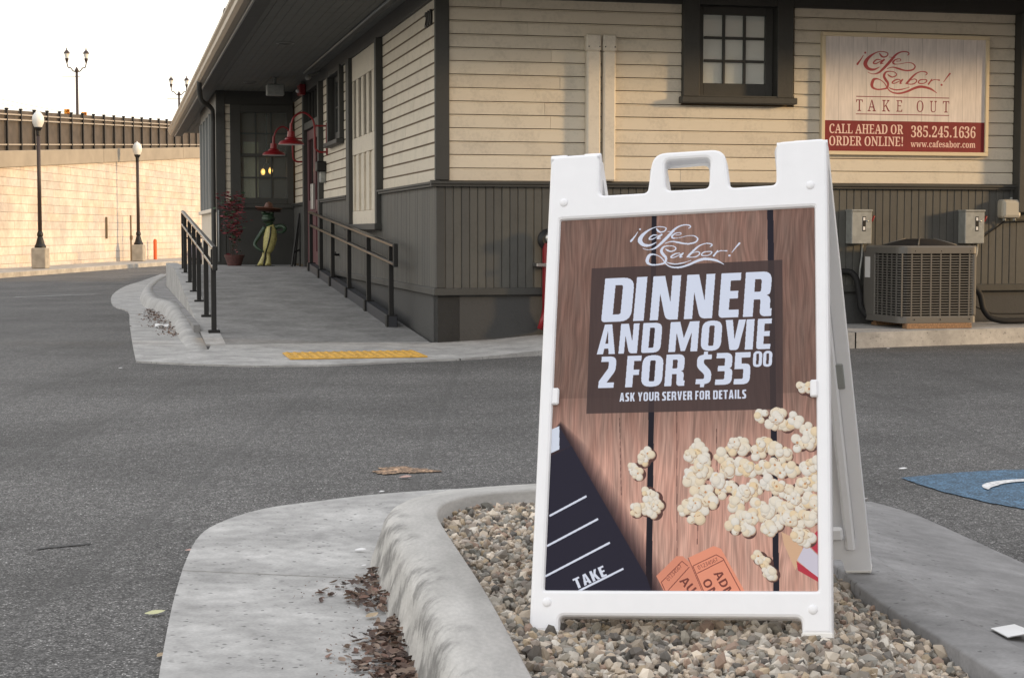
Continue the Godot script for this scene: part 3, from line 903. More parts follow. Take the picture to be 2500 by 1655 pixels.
func ramp() -> void:
	var st := mb()
	sheet(st, UVlist([-2.476, -1.409, -2.06, -1.773, -1.675, -2.01, -1.164, -2.057, -0.54, -1.822, -0.15, -1.72, -0.03, -0.02, -0.03, 0.24, -1.86, 0.24, -1.9, -0.3, -2.05, -0.6]), 0.014)
	var f := UVlist([-2.476, -1.409, -2.06, -1.773, -1.675, -2.01, -1.164, -2.057, -0.54, -1.822, -0.15, -1.72])
	for i in f.size() - 1: face(st, [Vector3(f[i].x, 0.014, f[i].y), Vector3(f[i + 1].x, 0.014, f[i + 1].y), Vector3(f[i + 1].x, -0.01, f[i + 1].y), Vector3(f[i].x, -0.01, f[i].y)], Vector3(0, 0, 1))
	structure("ramp_apron", st, M.concrete, "pale concrete apron at the foot of the ramp")
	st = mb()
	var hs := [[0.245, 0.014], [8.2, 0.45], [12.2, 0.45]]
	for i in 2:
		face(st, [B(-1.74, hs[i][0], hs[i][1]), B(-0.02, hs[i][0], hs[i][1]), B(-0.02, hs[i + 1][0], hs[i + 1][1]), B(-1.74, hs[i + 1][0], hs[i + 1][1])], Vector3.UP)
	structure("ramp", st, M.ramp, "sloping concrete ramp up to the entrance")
	st = mb()
	var pr := [[0.25, 0.017], [8.2, 0.475], [12.2, 0.475]]
	for i in 2:
		var a0 := B(-1.90, pr[i][0], pr[i][1]); var a1 := B(-1.90, pr[i + 1][0], pr[i + 1][1])
		var b0 := B(-1.735, pr[i][0], pr[i][1]); var b1 := B(-1.735, pr[i + 1][0], pr[i + 1][1])
		face(st, [a0, b0, b1, a1], Vector3.UP)
		face(st, [a0, a1, Vector3(a1.x, -0.02, a1.z), Vector3(a0.x, -0.02, a0.z)], -Vector3(cos(TH), 0, -sin(TH)))
		face(st, [b0, b1, Vector3(b1.x, -0.02, b1.z), Vector3(b0.x, -0.02, b0.z)], Vector3(cos(TH), 0, -sin(TH)))
		if i == 0: face(st, [a0, b0, Vector3(b0.x, -0.02, b0.z), Vector3(a0.x, -0.02, a0.z)], Vector3(0, 0, 1))
	structure("ramp_wall", st, M.concrete, "concrete side wall of the ramp")
	st = mb(true)
	var path := smooth_path(UVs([-1.95, -1.55, -1.935, -0.6, -1.925, 0.4, -1.935, 1.6, -1.945, 3.46, -1.975, 6.1, -2.05, 6.9, -2.14, 7.9, -2.15, 10.8, -2.0, 14.4, -1.75, 18.0, -1.3, 24.0]), 4)
	var hh := []
	for i in path.size(): hh.append(smoothstep(3.0, 19.0, float(i)))
	sweep(st, path, [[-0.02, -0.02], [-0.02, 0.13], [0.07, 0.13], [0.10, 0.12], [0.13, 0.08], [0.16, 0.0], [0.165, -0.02]], hh)
	structure("ramp_kerb", st, M.concrete, "curving concrete kerb beside the ramp")
	st = mb()
	strip(st, smooth_path(UVs([-2.03, -0.55, -2.075, 2.05, -2.10, 4.67, -2.16, 6.7, -2.28, 8.47, -2.28, 11.7, -2.12, 14.4, -1.86, 18.1, -1.4, 24.0]), 3), smooth_path(UVs([-2.478, -1.40, -2.489, 0.69, -2.494, 3.93, -2.498, 6.47, -2.673, 8.07, -2.697, 11.7, -2.494, 15.8, -2.2, 18.6, -1.7, 24.0]), 3), 0.008, 0.014)
	structure("ramp_gutter", st, M.concrete, "concrete gutter around the ramp kerb")
	st = mb()
	slab(st, UVlist([-1.955, 1.2, -1.901, 1.2, -1.901, 8.3, -1.91, 12.22, -1.2, 12.22, -1.2, 24.0, -1.32, 24.0, -1.77, 18.0, -2.02, 14.4, -2.17, 10.8, -2.16, 7.9, -2.07, 6.9, -1.995, 6.1, -1.965, 3.46]), -0.02, 0.126)
	structure("side_path", st, M.concrete_dark, "narrow concrete path beyond the ramp")
	# yellow tactile paving
	var t := thing("tactile_paving", "yellow tactile paving mat with raised domes at the foot of the ramp", "tactile paving", Transform3D(Basis(Vector3.UP, TH), B(-0.87, -1.26, 0.015)))
	var ym := tmat(mottle(256, lin(0.62, 0.36, 0.07), [[FastNoiseLite.TYPE_SIMPLEX_SMOOTH, 0.03, 3, 0.14, 5], [FastNoiseLite.TYPE_CELLULAR, 0.1, 1, -0.3, 6, 14.0]]), 2.0, 0.75)
	st = mb()
	bx(st, Vector3(0, 0.006, 0), Vector3(1.02, 0.012, 0.60), 0.003)
	obj("mat", st, ym, t)
	st = mb(true)
	for i in 17:
		for k in 10: lathe(st, [Vector2(0.017, 0.011), Vector2(0.013, 0.016), Vector2(0.0, 0.018)], 8, Transform3D(Basis.IDENTITY, Vector3((i - 8) * 0.06, 0, (k - 4.5) * 0.06)), false)
	var dm := obj("domes", st, ym, t)
	dm.set_meta("kind", "stuff")

func UVlist(a: Array) -> Array:
	var out := []
	for i in range(0, a.size(), 2): out.append(B2(a[i], a[i + 1]))
	return out
# ---------------------------------------------------------------- the cafe
var cafe_root: Node3D
var TR := Transform3D.IDENTITY                                    # wall facing the lot: x along it, z out of it
var TL := Transform3D(Basis(Vector3.UP, -PI / 2), Vector3.ZERO)    # wall beside the ramp: x = minus the distance along it
var TE := Transform3D(Basis.IDENTITY, Vector3(0, 0, -11.75))       # end wall of the porch
var TW := Transform3D(Basis(Vector3.UP, -PI / 2), Vector3(-1.154, 0, 0))
var siding_mesh: Mesh
var wains_mesh: Mesh

func part(called: String, t: Transform3D, a: Vector3, b: Vector3, m: Material, bev := 0.0, parent: Node = null) -> MeshInstance3D:
	var st := mb()
	bb(st, a, b, bev)
	return obj(called, st, m, parent if parent else cafe_root, t)

func extrude_x(prof: Array) -> Mesh:
	var st := mb()
	var n := prof.size()
	for i in n:
		var a: Vector2 = prof[i]
		var b: Vector2 = prof[(i + 1) % n]
		var d := b - a
		face(st, [Vector3(0, a.y, a.x), Vector3(1, a.y, a.x), Vector3(1, b.y, b.x), Vector3(0, b.y, b.x)], Vector3(0, -d.x, d.y))
	for x in [0.0, 1.0]:
		var p := PackedVector2Array(prof)
		var ix := Geometry2D.triangulate_polygon(p)
		for k in range(0, ix.size(), 3): face(st, [Vector3(x, p[ix[k]].y, p[ix[k]].x), Vector3(x, p[ix[k + 1]].y, p[ix[k + 1]].x), Vector3(x, p[ix[k + 2]].y, p[ix[k + 2]].x)], Vector3(x * 2 - 1, 0, 0))
	st.generate_normals()
	return st.commit()

func siding(t: Transform3D, x0: float, x1: float, y0: float, y1: float, joints := true) -> void:
	var row := 0
	var y := 1.373
	while y < y1 - 0.005:
		if y + 0.1115 > y0 + 0.02:
			var cuts := [x0]
			if joints and x1 - x0 > 1.6 and rng.randf() < 0.45: cuts.append(lerpf(x0, x1, rng.randf_range(0.2, 0.8)))
			cuts.append(x1)
			for i in cuts.size() - 1:
				var len2: float = cuts[i + 1] - cuts[i] - (0.0025 if i < cuts.size() - 2 else 0.0)
				inst("siding_board", siding_mesh, M.siding[rng.randi() % 4], cafe_root, t * Transform3D(Basis.from_scale(Vector3(len2, 1, 1)), Vector3(cuts[i], y, rng.randf_range(-0.0225, -0.0195))))
		y += 0.1115
		row += 1

func wainscot(t: Transform3D, x0: float, x1: float, y0: float, y1: float, w := 0.0695) -> void:
	var n := int(round((x1 - x0) / w))
	var ww := (x1 - x0) / n
	for i in n:
		inst("wainscot_board", wains_mesh, M.wains[rng.randi() % 3], cafe_root, t * Transform3D(Basis.from_scale(Vector3(ww / 0.07, y1 - y0, 1)), Vector3(x0 + i * ww, y0, rng.randf_range(-0.0012, 0.0012))))

func belt(t: Transform3D, x0: float, x1: float, y := 1.326) -> void:
	var st := mb()
	var pr := [Vector2(-0.02, y), Vector2(0.034, y), Vector2(0.034, y + 0.018), Vector2(0.05, y + 0.022), Vector2(0.05, y + 0.038), Vector2(-0.02, y + 0.052)]
	var me := extrude_x(pr)
	inst("belt_trim", me, M.trim, cafe_root, t * Transform3D(Basis.from_scale(Vector3(x1 - x0, 1, 1)), Vector3(x0, 0, 0)))

func window(t: Transform3D, called: String, x0: float, x1: float, y0: float, y1: float, cas: float, nx: int, ny: int, depth: float, stile: float, backing: Material) -> Node3D:
	# x0..x1, y0..y1 is the clear opening between the casings
	var w := sub(called, cafe_root, t)
	part("casing", TR, Vector3(x0 - cas, y0 - 0.01, -0.03), Vector3(x0, y1 + 0.06, 0.034), M.trim, 0.004, w)
	part("casing", TR, Vector3(x1, y0 - 0.01, -0.03), Vector3(x1 + cas, y1 + 0.06, 0.034), M.trim, 0.004, w)
	part("head_casing", TR, Vector3(x0 + 0.001, y1, -0.03), Vector3(x1 - 0.001, y1 + 0.058, 0.032), M.trim, 0.004, w)
	part("jamb", TR, Vector3(x0 - 0.02, y0, -depth - 0.03), Vector3(x0 - 0.001, y1 + 0.02, -0.031), M.trim, 0.0, w)
	part("jamb", TR, Vector3(x1 + 0.001, y0, -depth - 0.03), Vector3(x1 + 0.02, y1 + 0.02, -0.031), M.trim, 0.0, w)
	part("head_jamb", TR, Vector3(x0, y1 + 0.002, -depth - 0.03), Vector3(x1, y1 + 0.02, -0.031), M.trim, 0.0, w)
	part("sill", TR, Vector3(x0 - cas - 0.025, y0 - 0.012 - 0.055, -0.02), Vector3(x1 + cas + 0.025, y0 - 0.012, 0.075), M.trim, 0.006, w)
	part("stool", TR, Vector3(x0, y0 - 0.011, -depth - 0.03), Vector3(x1, y0 + 0.002, 0.03), M.trim, 0.0, w)
	var sa := sub("sash", w)
	var zb := -depth - 0.025
	var zf := -depth + 0.015
	part("stile", TR, Vector3(x0 + 0.002, y0 + 0.003, zb), Vector3(x0 + stile, y1, zf), M.trim, 0.003, sa)
	part("stile", TR, Vector3(x1 - stile, y0 + 0.003, zb), Vector3(x1 - 0.002, y1, zf), M.trim, 0.003, sa)
	part("rail", TR, Vector3(x0 + stile, y0 + 0.003, zb), Vector3(x1 - stile, y0 + 0.003 + stile * 1.6, zf - 0.001), M.trim, 0.003, sa)
	part("rail", TR, Vector3(x0 + stile, y1 - stile, zb), Vector3(x1 - stile, y1, zf - 0.001), M.trim, 0.003, sa)
	var gx0 := x0 + stile; var gx1 := x1 - stile
	var gy0 := y0 + stile * 1.6; var gy1 := y1 - stile
	var mu := 0.022
	for i in range(1, nx): part("muntin", TR, Vector3(lerpf(gx0, gx1, float(i) / nx) - mu / 2, gy0, zb + 0.008), Vector3(lerpf(gx0, gx1, float(i) / nx) + mu / 2, gy1, zf - 0.004), M.trim, 0.003, sa)
	for k in range(1, ny):
		for i in nx: part("muntin", TR, Vector3(lerpf(gx0, gx1, float(i) / nx) + mu / 2, lerpf(gy0, gy1, float(k) / ny) - mu / 2, zb + 0.009), Vector3(lerpf(gx0, gx1, float(i + 1) / nx) - mu / 2, lerpf(gy0, gy1, float(k) / ny) + mu / 2, zf - 0.005), M.trim, 0.003, sa)
	for i in nx:
		for k in ny:
			part("pane", TR, Vector3(lerpf(gx0, gx1, float(i) / nx), lerpf(gy0, gy1, float(k) / ny), -depth - 0.008), Vector3(lerpf(gx0, gx1, float(i + 1) / nx) - 0.0005, lerpf(gy0, gy1, float(k + 1) / ny) - 0.0005, -depth - 0.004), M.glass, 0.0, sa)
	if backing: part("window_backing", TR, Vector3(gx0, gy0, -depth - 0.030), Vector3(gx1, gy1, -depth - 0.022), backing, 0.0, w)
	return w

func cafe() -> void:
	rng.seed = 41
	cafe_root = thing("cafe_building", "single-storey timber cafe with cream lap siding, dark trim and wide eaves", "building", Transform3D(Basis(Vector3.UP, TH), O))
	siding_mesh = extrude_x([Vector2(-0.025, 0.0), Vector2(0.0, 0.0), Vector2(0.0, 0.0915), Vector2(-0.003, 0.0955), Vector2(-0.0105, 0.0985), Vector2(-0.0115, 0.1052), Vector2(-0.025, 0.1052)])
	var st := mb()
	var pr := [Vector2(0.0005, -0.02), Vector2(0.0005, -0.007), Vector2(0.006, 0.0), Vector2(0.064, 0.0), Vector2(0.0695, -0.007), Vector2(0.0695, -0.02)]
	for i in pr.size():
		var a: Vector2 = pr[i]
		var b: Vector2 = pr[(i + 1) % pr.size()]
		face(st, [Vector3(a.x, 0, a.y), Vector3(b.x, 0, b.y), Vector3(b.x, 1, b.y), Vector3(a.x, 1, a.y)], Vector3(-(b.y - a.y), 0, b.x - a.x) * (1.0 if i < 5 else 1.0))
	st.generate_normals()
	wains_mesh = st.commit()
	# solid backing of the walls
	part("wall_core", TR, Vector3(0.16, 0, -11.7), Vector3(8.4, 3.2, -0.21), M.sheathing)
	part("wall_core", TR, Vector3(-0.95, 0, -16.5), Vector3(3.2, 3.2, -12.6), M.sheathing)
	for w in [[-3.04, -0.026, 0.2, 3.0], [-6.04, -5.3, 0.2, 3.0], [-8.1, -7.31, 0.2, 3.0], [-7.31, -6.04, 0.2, 1.98], [-11.74, -10.1, 0.2, 3.0]]: part("inner_wall", TL, Vector3(w[0], w[2], -0.035), Vector3(w[1], w[3], -0.0265), M.sheathing)
	# ---- wall facing the lot
	part("plinth", TR, Vector3(0.012, -0.02, -0.2), Vector3(8.4, 0.42, -0.012), M.plinth)
	for x in [1.22, 2.44, 3.66, 4.88]: part("plinth_joint", TR, Vector3(x, 0.0, -0.013), Vector3(x + 0.02, 0.412, -0.008), M.plinth)
	part("water_table", TR, Vector3(-0.026, 0.413, -0.1), Vector3(8.4, 0.476, 0.026), M.trim, 0.006)
	wainscot(TR, 0.075, 5.36, 0.476, 1.326)
	part("wainscot_corner", TR, Vector3(0.0, 0.476, -0.075), Vector3(0.0745, 1.326, 0.003), M.trim, 0.004)
	part("wainscot_panel", TR, Vector3(5.36, 0.476, -0.1), Vector3(8.4, 1.326, 0.0), M.wains[0])
	belt(TR, -0.05, 5.33)
	belt(TR, 5.55, 8.4)
	part("corner_board", TR, Vector3(-0.006, 1.378, -0.05), Vector3(0.113, 2.9, 0.006), M.trim, 0.005)
	part("siding_backing", TR, Vector3(0.05, 1.35, -0.2), Vector3(2.28, 3.0, -0.046), M.sheathing)
	part("siding_backing", TR, Vector3(3.04, 1.35, -0.2), Vector3(8.4, 3.0, -0.046), M.sheathing)
	part("siding_backing", TR, Vector3(2.28, 1.35, -0.2), Vector3(3.04, 2.07, -0.046), M.sheathing)
	siding(TR, 0.114, 2.152, 1.373, 2.9)
	siding(TR, 3.193, 5.318, 1.373, 2.9)
	siding(TR, 2.1525, 3.1925, 1.373, 2.03)
	part("siding_panel", TR, Vector3(5.5, 1.373, -0.04), Vector3(8.4, 2.9, -0.02), M.siding[0])
	part("pilaster_board", TR, Vector3(5.318, 1.12, -0.02), Vector3(5.56, 2.9, 0.105), M.trim, 0.006)
	part("frieze_board", TR, Vector3(-0.012, 2.895, -0.1), Vector3(8.4, 3.049, 0.012), M.trim, 0.004)
	window(TR, "window", 2.301, 3.014, 2.12, 2.895, 0.148, 3, 3, 0.09, 0.07, M.window_backing)
	# ---- wall beside the ramp
	part("plinth", TL, Vector3(-11.7, -0.02, -0.2), Vector3(-0.012, 0.42, -0.012), M.plinth)
	part("water_table", TL, Vector3(-8.1, 0.413, -0.1), Vector3(-0.1, 0.476, 0.025), M.trim, 0.006)
	wainscot(TL, -3.03, -0.078, 0.476, 1.326, 0.085)
	wainscot(TL, -5.36, -3.03, 0.476, 0.97, 0.085)
	wainscot(TL, -8.08, -5.36, 0.476, 1.326, 0.085)
	wainscot(TL, -11.74, -10.1, 0.476, 1.326, 0.085)
	belt(TL, -3.02, 0.03)
	belt(TL, -8.08, -5.42)
	belt(TL, -11.7, -10.1)
	siding(TL, -3.03, -0.05, 1.373, 2.9)
	siding(TL, -6.04, -5.38, 1.373, 2.9)
	siding(TL, -8.1, -7.31, 1.373, 2.9)
	siding(TL, -7.31, -6.04, 1.373, 1.98, false)
	siding(TL, -11.74, -10.1, 1.373, 2.9)
	part("frieze_board", TL, Vector3(-11.74, 2.895, -0.1), Vector3(-0.013, 3.049, 0.012), M.trim, 0.004)
	window(TL, "side_window", -7.19, -6.16, 2.06, 2.86, 0.11, 1, 2, 0.07, 0.07, M.pane_dark)  # dark sheet behind the glass stands in for the unlit room
	freight_door()
	entry_door()
	# ---- end wall of the porch and the wing beyond it
	part("corner_board", TE, Vector3(-1.154, 0.45, -0.1), Vector3(-1.018, 3.05, 0.01), M.trim, 0.005)
	rng.seed = 44
	siding(TE, -1.017, -0.945, 1.373, 2.85, false)
	part("wall_panel", TE, Vector3(-1.017, 0.45, -0.1), Vector3(-0.0, 1.30, -0.003), M.trim)
	part("belt_trim", TE, Vector3(-1.017, 1.30, -0.1), Vector3(-0.0, 1.36, 0.035), M.trim, 0.006)
	part("wall_panel", TE, Vector3(-1.017, 2.85, -0.1), Vector3(0.0, 3.049, -0.003), M.trim)
	porch_window()
	# wing: bank of tall windows seen along its side
	part("wall_panel", TW, Vector3(-16.6, 0.0, -0.1), Vector3(-11.86, 1.24, -0.002), M.siding[3])
	part("sill", TW, Vector3(-16.6, 1.24, -0.1), Vector3(-12.5, 1.30, 0.05), M.cream, 0.006)
	part("wall_panel", TW, Vector3(-16.6, 2.82, -0.1), Vector3(-11.86, 3.05, -0.002), M.wains[0])
	part("wall_panel", TW, Vector3(-12.62, 1.24, -0.1), Vector3(-11.86, 2.82, -0.002), M.trim)
	var bank := sub("window_bank", cafe_root, TW)
	for i in 5: part("mullion", TR, Vector3(-16.5 + i * 0.97 - 0.04, 1.305, -0.08), Vector3(-16.5 + i * 0.97 + 0.04, 2.82, 0.02), M.drip, 0.005, bank)
	for i in 4: part("pane", TR, Vector3(-16.46 + i * 0.97, 1.305, -0.05), Vector3(-16.46 + i * 0.97 + 0.89, 2.82, -0.045), M.glass, 0.0, bank)
	part("inner_panel", TR, Vector3(-16.5, 1.25, -0.12), Vector3(-12.6, 2.85, -0.11), M.pane_dark, 0.0, bank)
	# ---- eaves: soffit boards, beam, gutter, roof
	for i in 14: part("soffit_board", TR, Vector3(-1.238 + i * 0.0885, 3.05, -22.9), Vector3(-1.238 + i * 0.0885 + 0.086, 3.07, 1.36), M.soffit, 0.003)
	part("soffit_deck", TR, Vector3(-1.24, 3.071, -22.9), Vector3(0.1, 3.09, 1.36), M.sheathing)
	for i in 15: part("soffit_board", TR, Vector3(0.002, 3.05, 0.014 + i * 0.0885), Vector3(8.6, 3.07, 0.014 + i * 0.0885 + 0.086), M.soffit, 0.003)
	part("eave_beam", TR, Vector3(-1.385, 2.985, -23.0), Vector3(-1.24, 3.15, 1.36), M.trim, 0.004)
	part("eave_beam", TR, Vector3(-1.24, 2.985, 1.362), Vector3(8.6, 3.15, 1.45), M.trim, 0.004)
	part("drip_edge", TR, Vector3(-1.41, 2.975, -23.05), Vector3(-1.387, 3.02, 1.47), M.drip, 0.004)
	st = mb()
	var g := PackedVector2Array([Vector2(-1.415, 3.0), Vector2(-1.475, 3.0), Vector2(-1.51, 3.03), Vector2(-1.515, 3.07), Vector2(-1.54, 3.1), Vector2(-1.54, 3.125), Vector2(-1.415, 3.125)])
	plate(st, g, [], -1.48, 23.1, 0.0, Transform3D(Basis(Vector3.RIGHT, Vector3.UP, Vector3.FORWARD), Vector3.ZERO))
	obj("gutter", st, M.gutter, cafe_root)
	st = mb()
	face(st, [Vector3(-1.54, 3.13, 1.5), Vector3(9.6, 3.13, 1.5), Vector3(4.0, 5.2, -5.0), Vector3(4.0, 5.2, -5.2)], Vector3(0, 1, 0.3))
	face(st, [Vector3(-1.54, 3.13, 1.5), Vector3(4.0, 5.2, -5.0), Vector3(4.0, 5.2, -9.0), Vector3(-1.54, 3.13, -13.0)], Vector3(-0.3, 1, 0))
	face(st, [Vector3(9.6, 3.13, 1.5), Vector3(4.0, 5.2, -5.0), Vector3(4.0, 5.2, -9.0), Vector3(9.6, 3.13, -13.0)], Vector3(0.3, 1, 0))
	face(st, [Vector3(-1.54, 3.13, -13.0), Vector3(4.0, 5.2, -9.0), Vector3(9.6, 3.13, -13.0)], Vector3(0, 1, -0.3))
	face(st, [Vector3(-1.54, 3.13, -13.0), Vector3(1.3, 4.15, -13.0), Vector3(1.3, 4.15, -20.0), Vector3(-1.54, 3.13, -23.1)], Vector3(-0.3, 1, 0))
	face(st, [Vector3(4.2, 3.13, -13.0), Vector3(1.3, 4.15, -13.0), Vector3(1.3, 4.15, -20.0), Vector3(4.2, 3.13, -23.1)], Vector3(0.3, 1, 0))
	face(st, [Vector3(-1.54, 3.13, -23.1), Vector3(1.3, 4.15, -20.0), Vector3(4.2, 3.13, -23.1)], Vector3(0, 1, -0.3))
	obj("roof", st, M.roof, cafe_root)
	# downspout from the gutter round to the porch corner
	st = mb(true)
	tube(st, smooth_path([Vector3(-1.475, 3.02, -9.9), Vector3(-1.47, 2.9, -10.0), Vector3(-1.42, 2.80, -10.5), Vector3(-1.25, 2.76, -11.3), Vector3(-1.2, 2.68, -11.72), Vector3(-1.2, 2.3, -11.78), Vector3(-1.2, 0.5, -11.78)], 5), 0.035, 10)
	obj("downspout", st, M.trim, cafe_root)

func freight_door() -> void:
	var d := sub("freight_door", cafe_root, TL)
	var cr: Material = M.siding[1]
	part("surround", TR, Vector3(-3.15, 0.98, -0.03), Vector3(-3.04, 2.895, 0.05), M.trim, 0.005, d)
	part("surround", TR, Vector3(-5.36, 0.98, -0.03), Vector3(-5.12, 2.895, 0.05), M.trim, 0.005, d)
	part("threshold", TR, Vector3(-5.40, 0.965, -0.03), Vector3(-3.0, 1.03, 0.075), M.trim, 0.006, d)
	part("slab", TR, Vector3(-5.12, 1.03, -0.06), Vector3(-3.15, 2.895, -0.03), cr, 0.0, d)
	part("rail", TR, Vector3(-5.12, 2.625, -0.03), Vector3(-3.15, 2.89, 0.006), cr, 0.004, d)
	part("rail", TR, Vector3(-5.12, 1.80, -0.03), Vector3(-3.15, 1.985, 0.006), cr, 0.004, d)
	part("rail", TR, Vector3(-5.12, 1.03, -0.03), Vector3(-3.15, 1.175, 0.006), cr, 0.004, d)
	var n := 5
	var w := 1.97 / n
	for i in n + 1:
		var x := -5.12 + i * w
		var half := 0.085
		var a := maxf(x - half, -5.12)
		var b := minf(x + half, -3.15)
		part("stile", TR, Vector3(a, 1.987, -0.03), Vector3(b, 2.623, 0.004), cr, 0.004, d)
		part("stile", TR, Vector3(a, 1.177, -0.03), Vector3(b, 1.798, 0.004), cr, 0.004, d)
	for i in n:
		var x0 := -5.12 + i * w + 0.085
		var x1 := -5.12 + (i + 1) * w - 0.085
		part("pane", TR, Vector3(x0, 1.987, -0.024), Vector3(x1, 2.623, -0.02), M.pane_dark, 0.0, d)
		part("panel", TR, Vector3(x0, 1.177, -0.03), Vector3(x1, 1.798, -0.02), cr, 0.003, d)

func entry_door() -> void:
	var d := sub("entrance_door", cafe_root, TL)
	part("jamb", TR, Vector3(-8.24, 0.45, -0.1), Vector3(-8.1, 2.895, 0.045), M.trim, 0.005, d)
	part("jamb", TR, Vector3(-10.09, 0.45, -0.1), Vector3(-9.95, 2.895, 0.045), M.trim, 0.005, d)
	part("transom_bar", TR, Vector3(-9.95, 2.36, -0.08), Vector3(-8.24, 2.46, 0.03), M.trim, 0.004, d)
	part("transom_pane", TR, Vector3(-9.95, 2.46, -0.06), Vector3(-8.24, 2.88, -0.05), M.pane_dark, 0.0, d)
	for i in 5: part("transom_muntin", TR, Vector3(-9.9 + i * 0.38, 2.46, -0.049), Vector3(-9.87 + i * 0.38, 2.88, -0.03), M.trim, 0.0, d)
	for k in 2:
		var x0 := -9.945 + k * 0.856
		var x1 := x0 + 0.846
		var lf := sub("leaf", d)
		part("stile", TR, Vector3(x0, 0.47, -0.06), Vector3(x0 + 0.13, 2.355, -0.012), M.maroon, 0.004, lf)
		part("stile", TR, Vector3(x1 - 0.13, 0.47, -0.06), Vector3(x1, 2.355, -0.012), M.maroon, 0.004, lf)
		part("rail", TR, Vector3(x0 + 0.13, 0.47, -0.06), Vector3(x1 - 0.13, 0.68, -0.014), M.maroon, 0.004, lf)
		part("rail", TR, Vector3(x0 + 0.13, 1.22, -0.06), Vector3(x1 - 0.13, 1.38, -0.014), M.maroon, 0.004, lf)
		part("rail", TR, Vector3(x0 + 0.13, 2.22, -0.06), Vector3(x1 - 0.13, 2.355, -0.014), M.maroon, 0.004, lf)
		part("panel", TR, Vector3(x0 + 0.13, 0.68, -0.058), Vector3(x1 - 0.13, 1.22, -0.03), M.maroon, 0.0, lf)
		part("pane", TR, Vector3(x0 + 0.13, 1.38, -0.042), Vector3(x1 - 0.13, 2.22, -0.036), M.pane_dark, 0.0, lf)
		part("pull", TR, Vector3((x1 - 0.09) if k == 0 else (x0 + 0.06), 1.25, -0.012), Vector3((x1 - 0.06) if k == 0 else (x0 + 0.09), 1.6, 0.03), M.steel, 0.006, lf)

func porch_window() -> void:
	var w := sub("porch_window", cafe_root, TE)
	part("casing", TR, Vector3(-0.944, 1.36, -0.1), Vector3(-0.79, 2.85, 0.02), M.trim, 0.005, w)
	part("casing", TR, Vector3(-0.10, 1.36, -0.1), Vector3(-0.002, 2.85, 0.02), M.trim, 0.005, w)
	part("head_casing", TR, Vector3(-0.79, 2.73, -0.1), Vector3(-0.10, 2.85, 0.018), M.trim, 0.005, w)
	part("stool", TR, Vector3(-0.79, 1.36, -0.1), Vector3(-0.10, 1.45, 0.03), M.trim, 0.005, w)
	part("meeting_rail", TR, Vector3(-0.79, 2.07, -0.06), Vector3(-0.10, 2.12, -0.01), M.trim, 0.004, w)
	for x in [-0.56, -0.33]: part("muntin", TR, Vector3(x - 0.012, 1.45, -0.05), Vector3(x + 0.012, 2.73, -0.02), M.trim, 0.0, w)
	for y in [1.76, 2.42]: part("muntin", TR, Vector3(-0.79, y - 0.012, -0.051), Vector3(-0.10, y + 0.012, -0.021), M.trim, 0.0, w)
	part("pane", TR, Vector3(-0.79, 1.45, -0.04), Vector3(-0.10, 2.73, -0.036), M.porch_glass, 0.0, w)
	# dim room behind it: dark walls and a strip of pale curtain
	part("room_back", TR, Vector3(-1.1, 1.2, -0.84), Vector3(0.1, 2.95, -0.8), M.room, 0.0, w)
	part("room_side", TR, Vector3(-0.99, 1.2, -0.8), Vector3(-0.95, 2.95, -0.1), M.room, 0.0, w)
	part("room_side", TR, Vector3(0.03, 1.2, -0.8), Vector3(0.07, 2.95, -0.1), M.room, 0.0, w)
	part("room_top", TR, Vector3(-1.1, 2.86, -0.8), Vector3(0.1, 2.9, -0.1), M.room, 0.0, w)
	part("room_floor", TR, Vector3(-1.1, 1.2, -0.8), Vector3(0.1, 1.3, -0.1), M.room, 0.0, w)
	var st := mb(true)
	for i in 8:
		var x := -0.74 + i * 0.028
		face(st, [Vector3(x, 1.46, -0.12 - 0.012 * (i % 2)), Vector3(x + 0.028, 1.46, -0.12 - 0.012 * ((i + 1) % 2)), Vector3(x + 0.028, 2.3, -0.12 - 0.012 * ((i + 1) % 2)), Vector3(x, 2.3, -0.12 - 0.012 * (i % 2))], Vector3(0, 0, 1))
	obj("curtain", st, mat(Color(0.55, 0.55, 0.45), 0.9), w)
# ---------------------------------------------------------------- retaining wall, fence and road lamps
const W0 := Vector3(-11.8247, 0, -36.8717)
const WD := Vector3(0.0610, 0, -0.99814)

func wall_frame() -> Transform3D:
	# x along the wall (away), y up, z out of it towards the lot
	return Transform3D(Basis(WD, Vector3.UP, WD.cross(Vector3.UP)), W0)

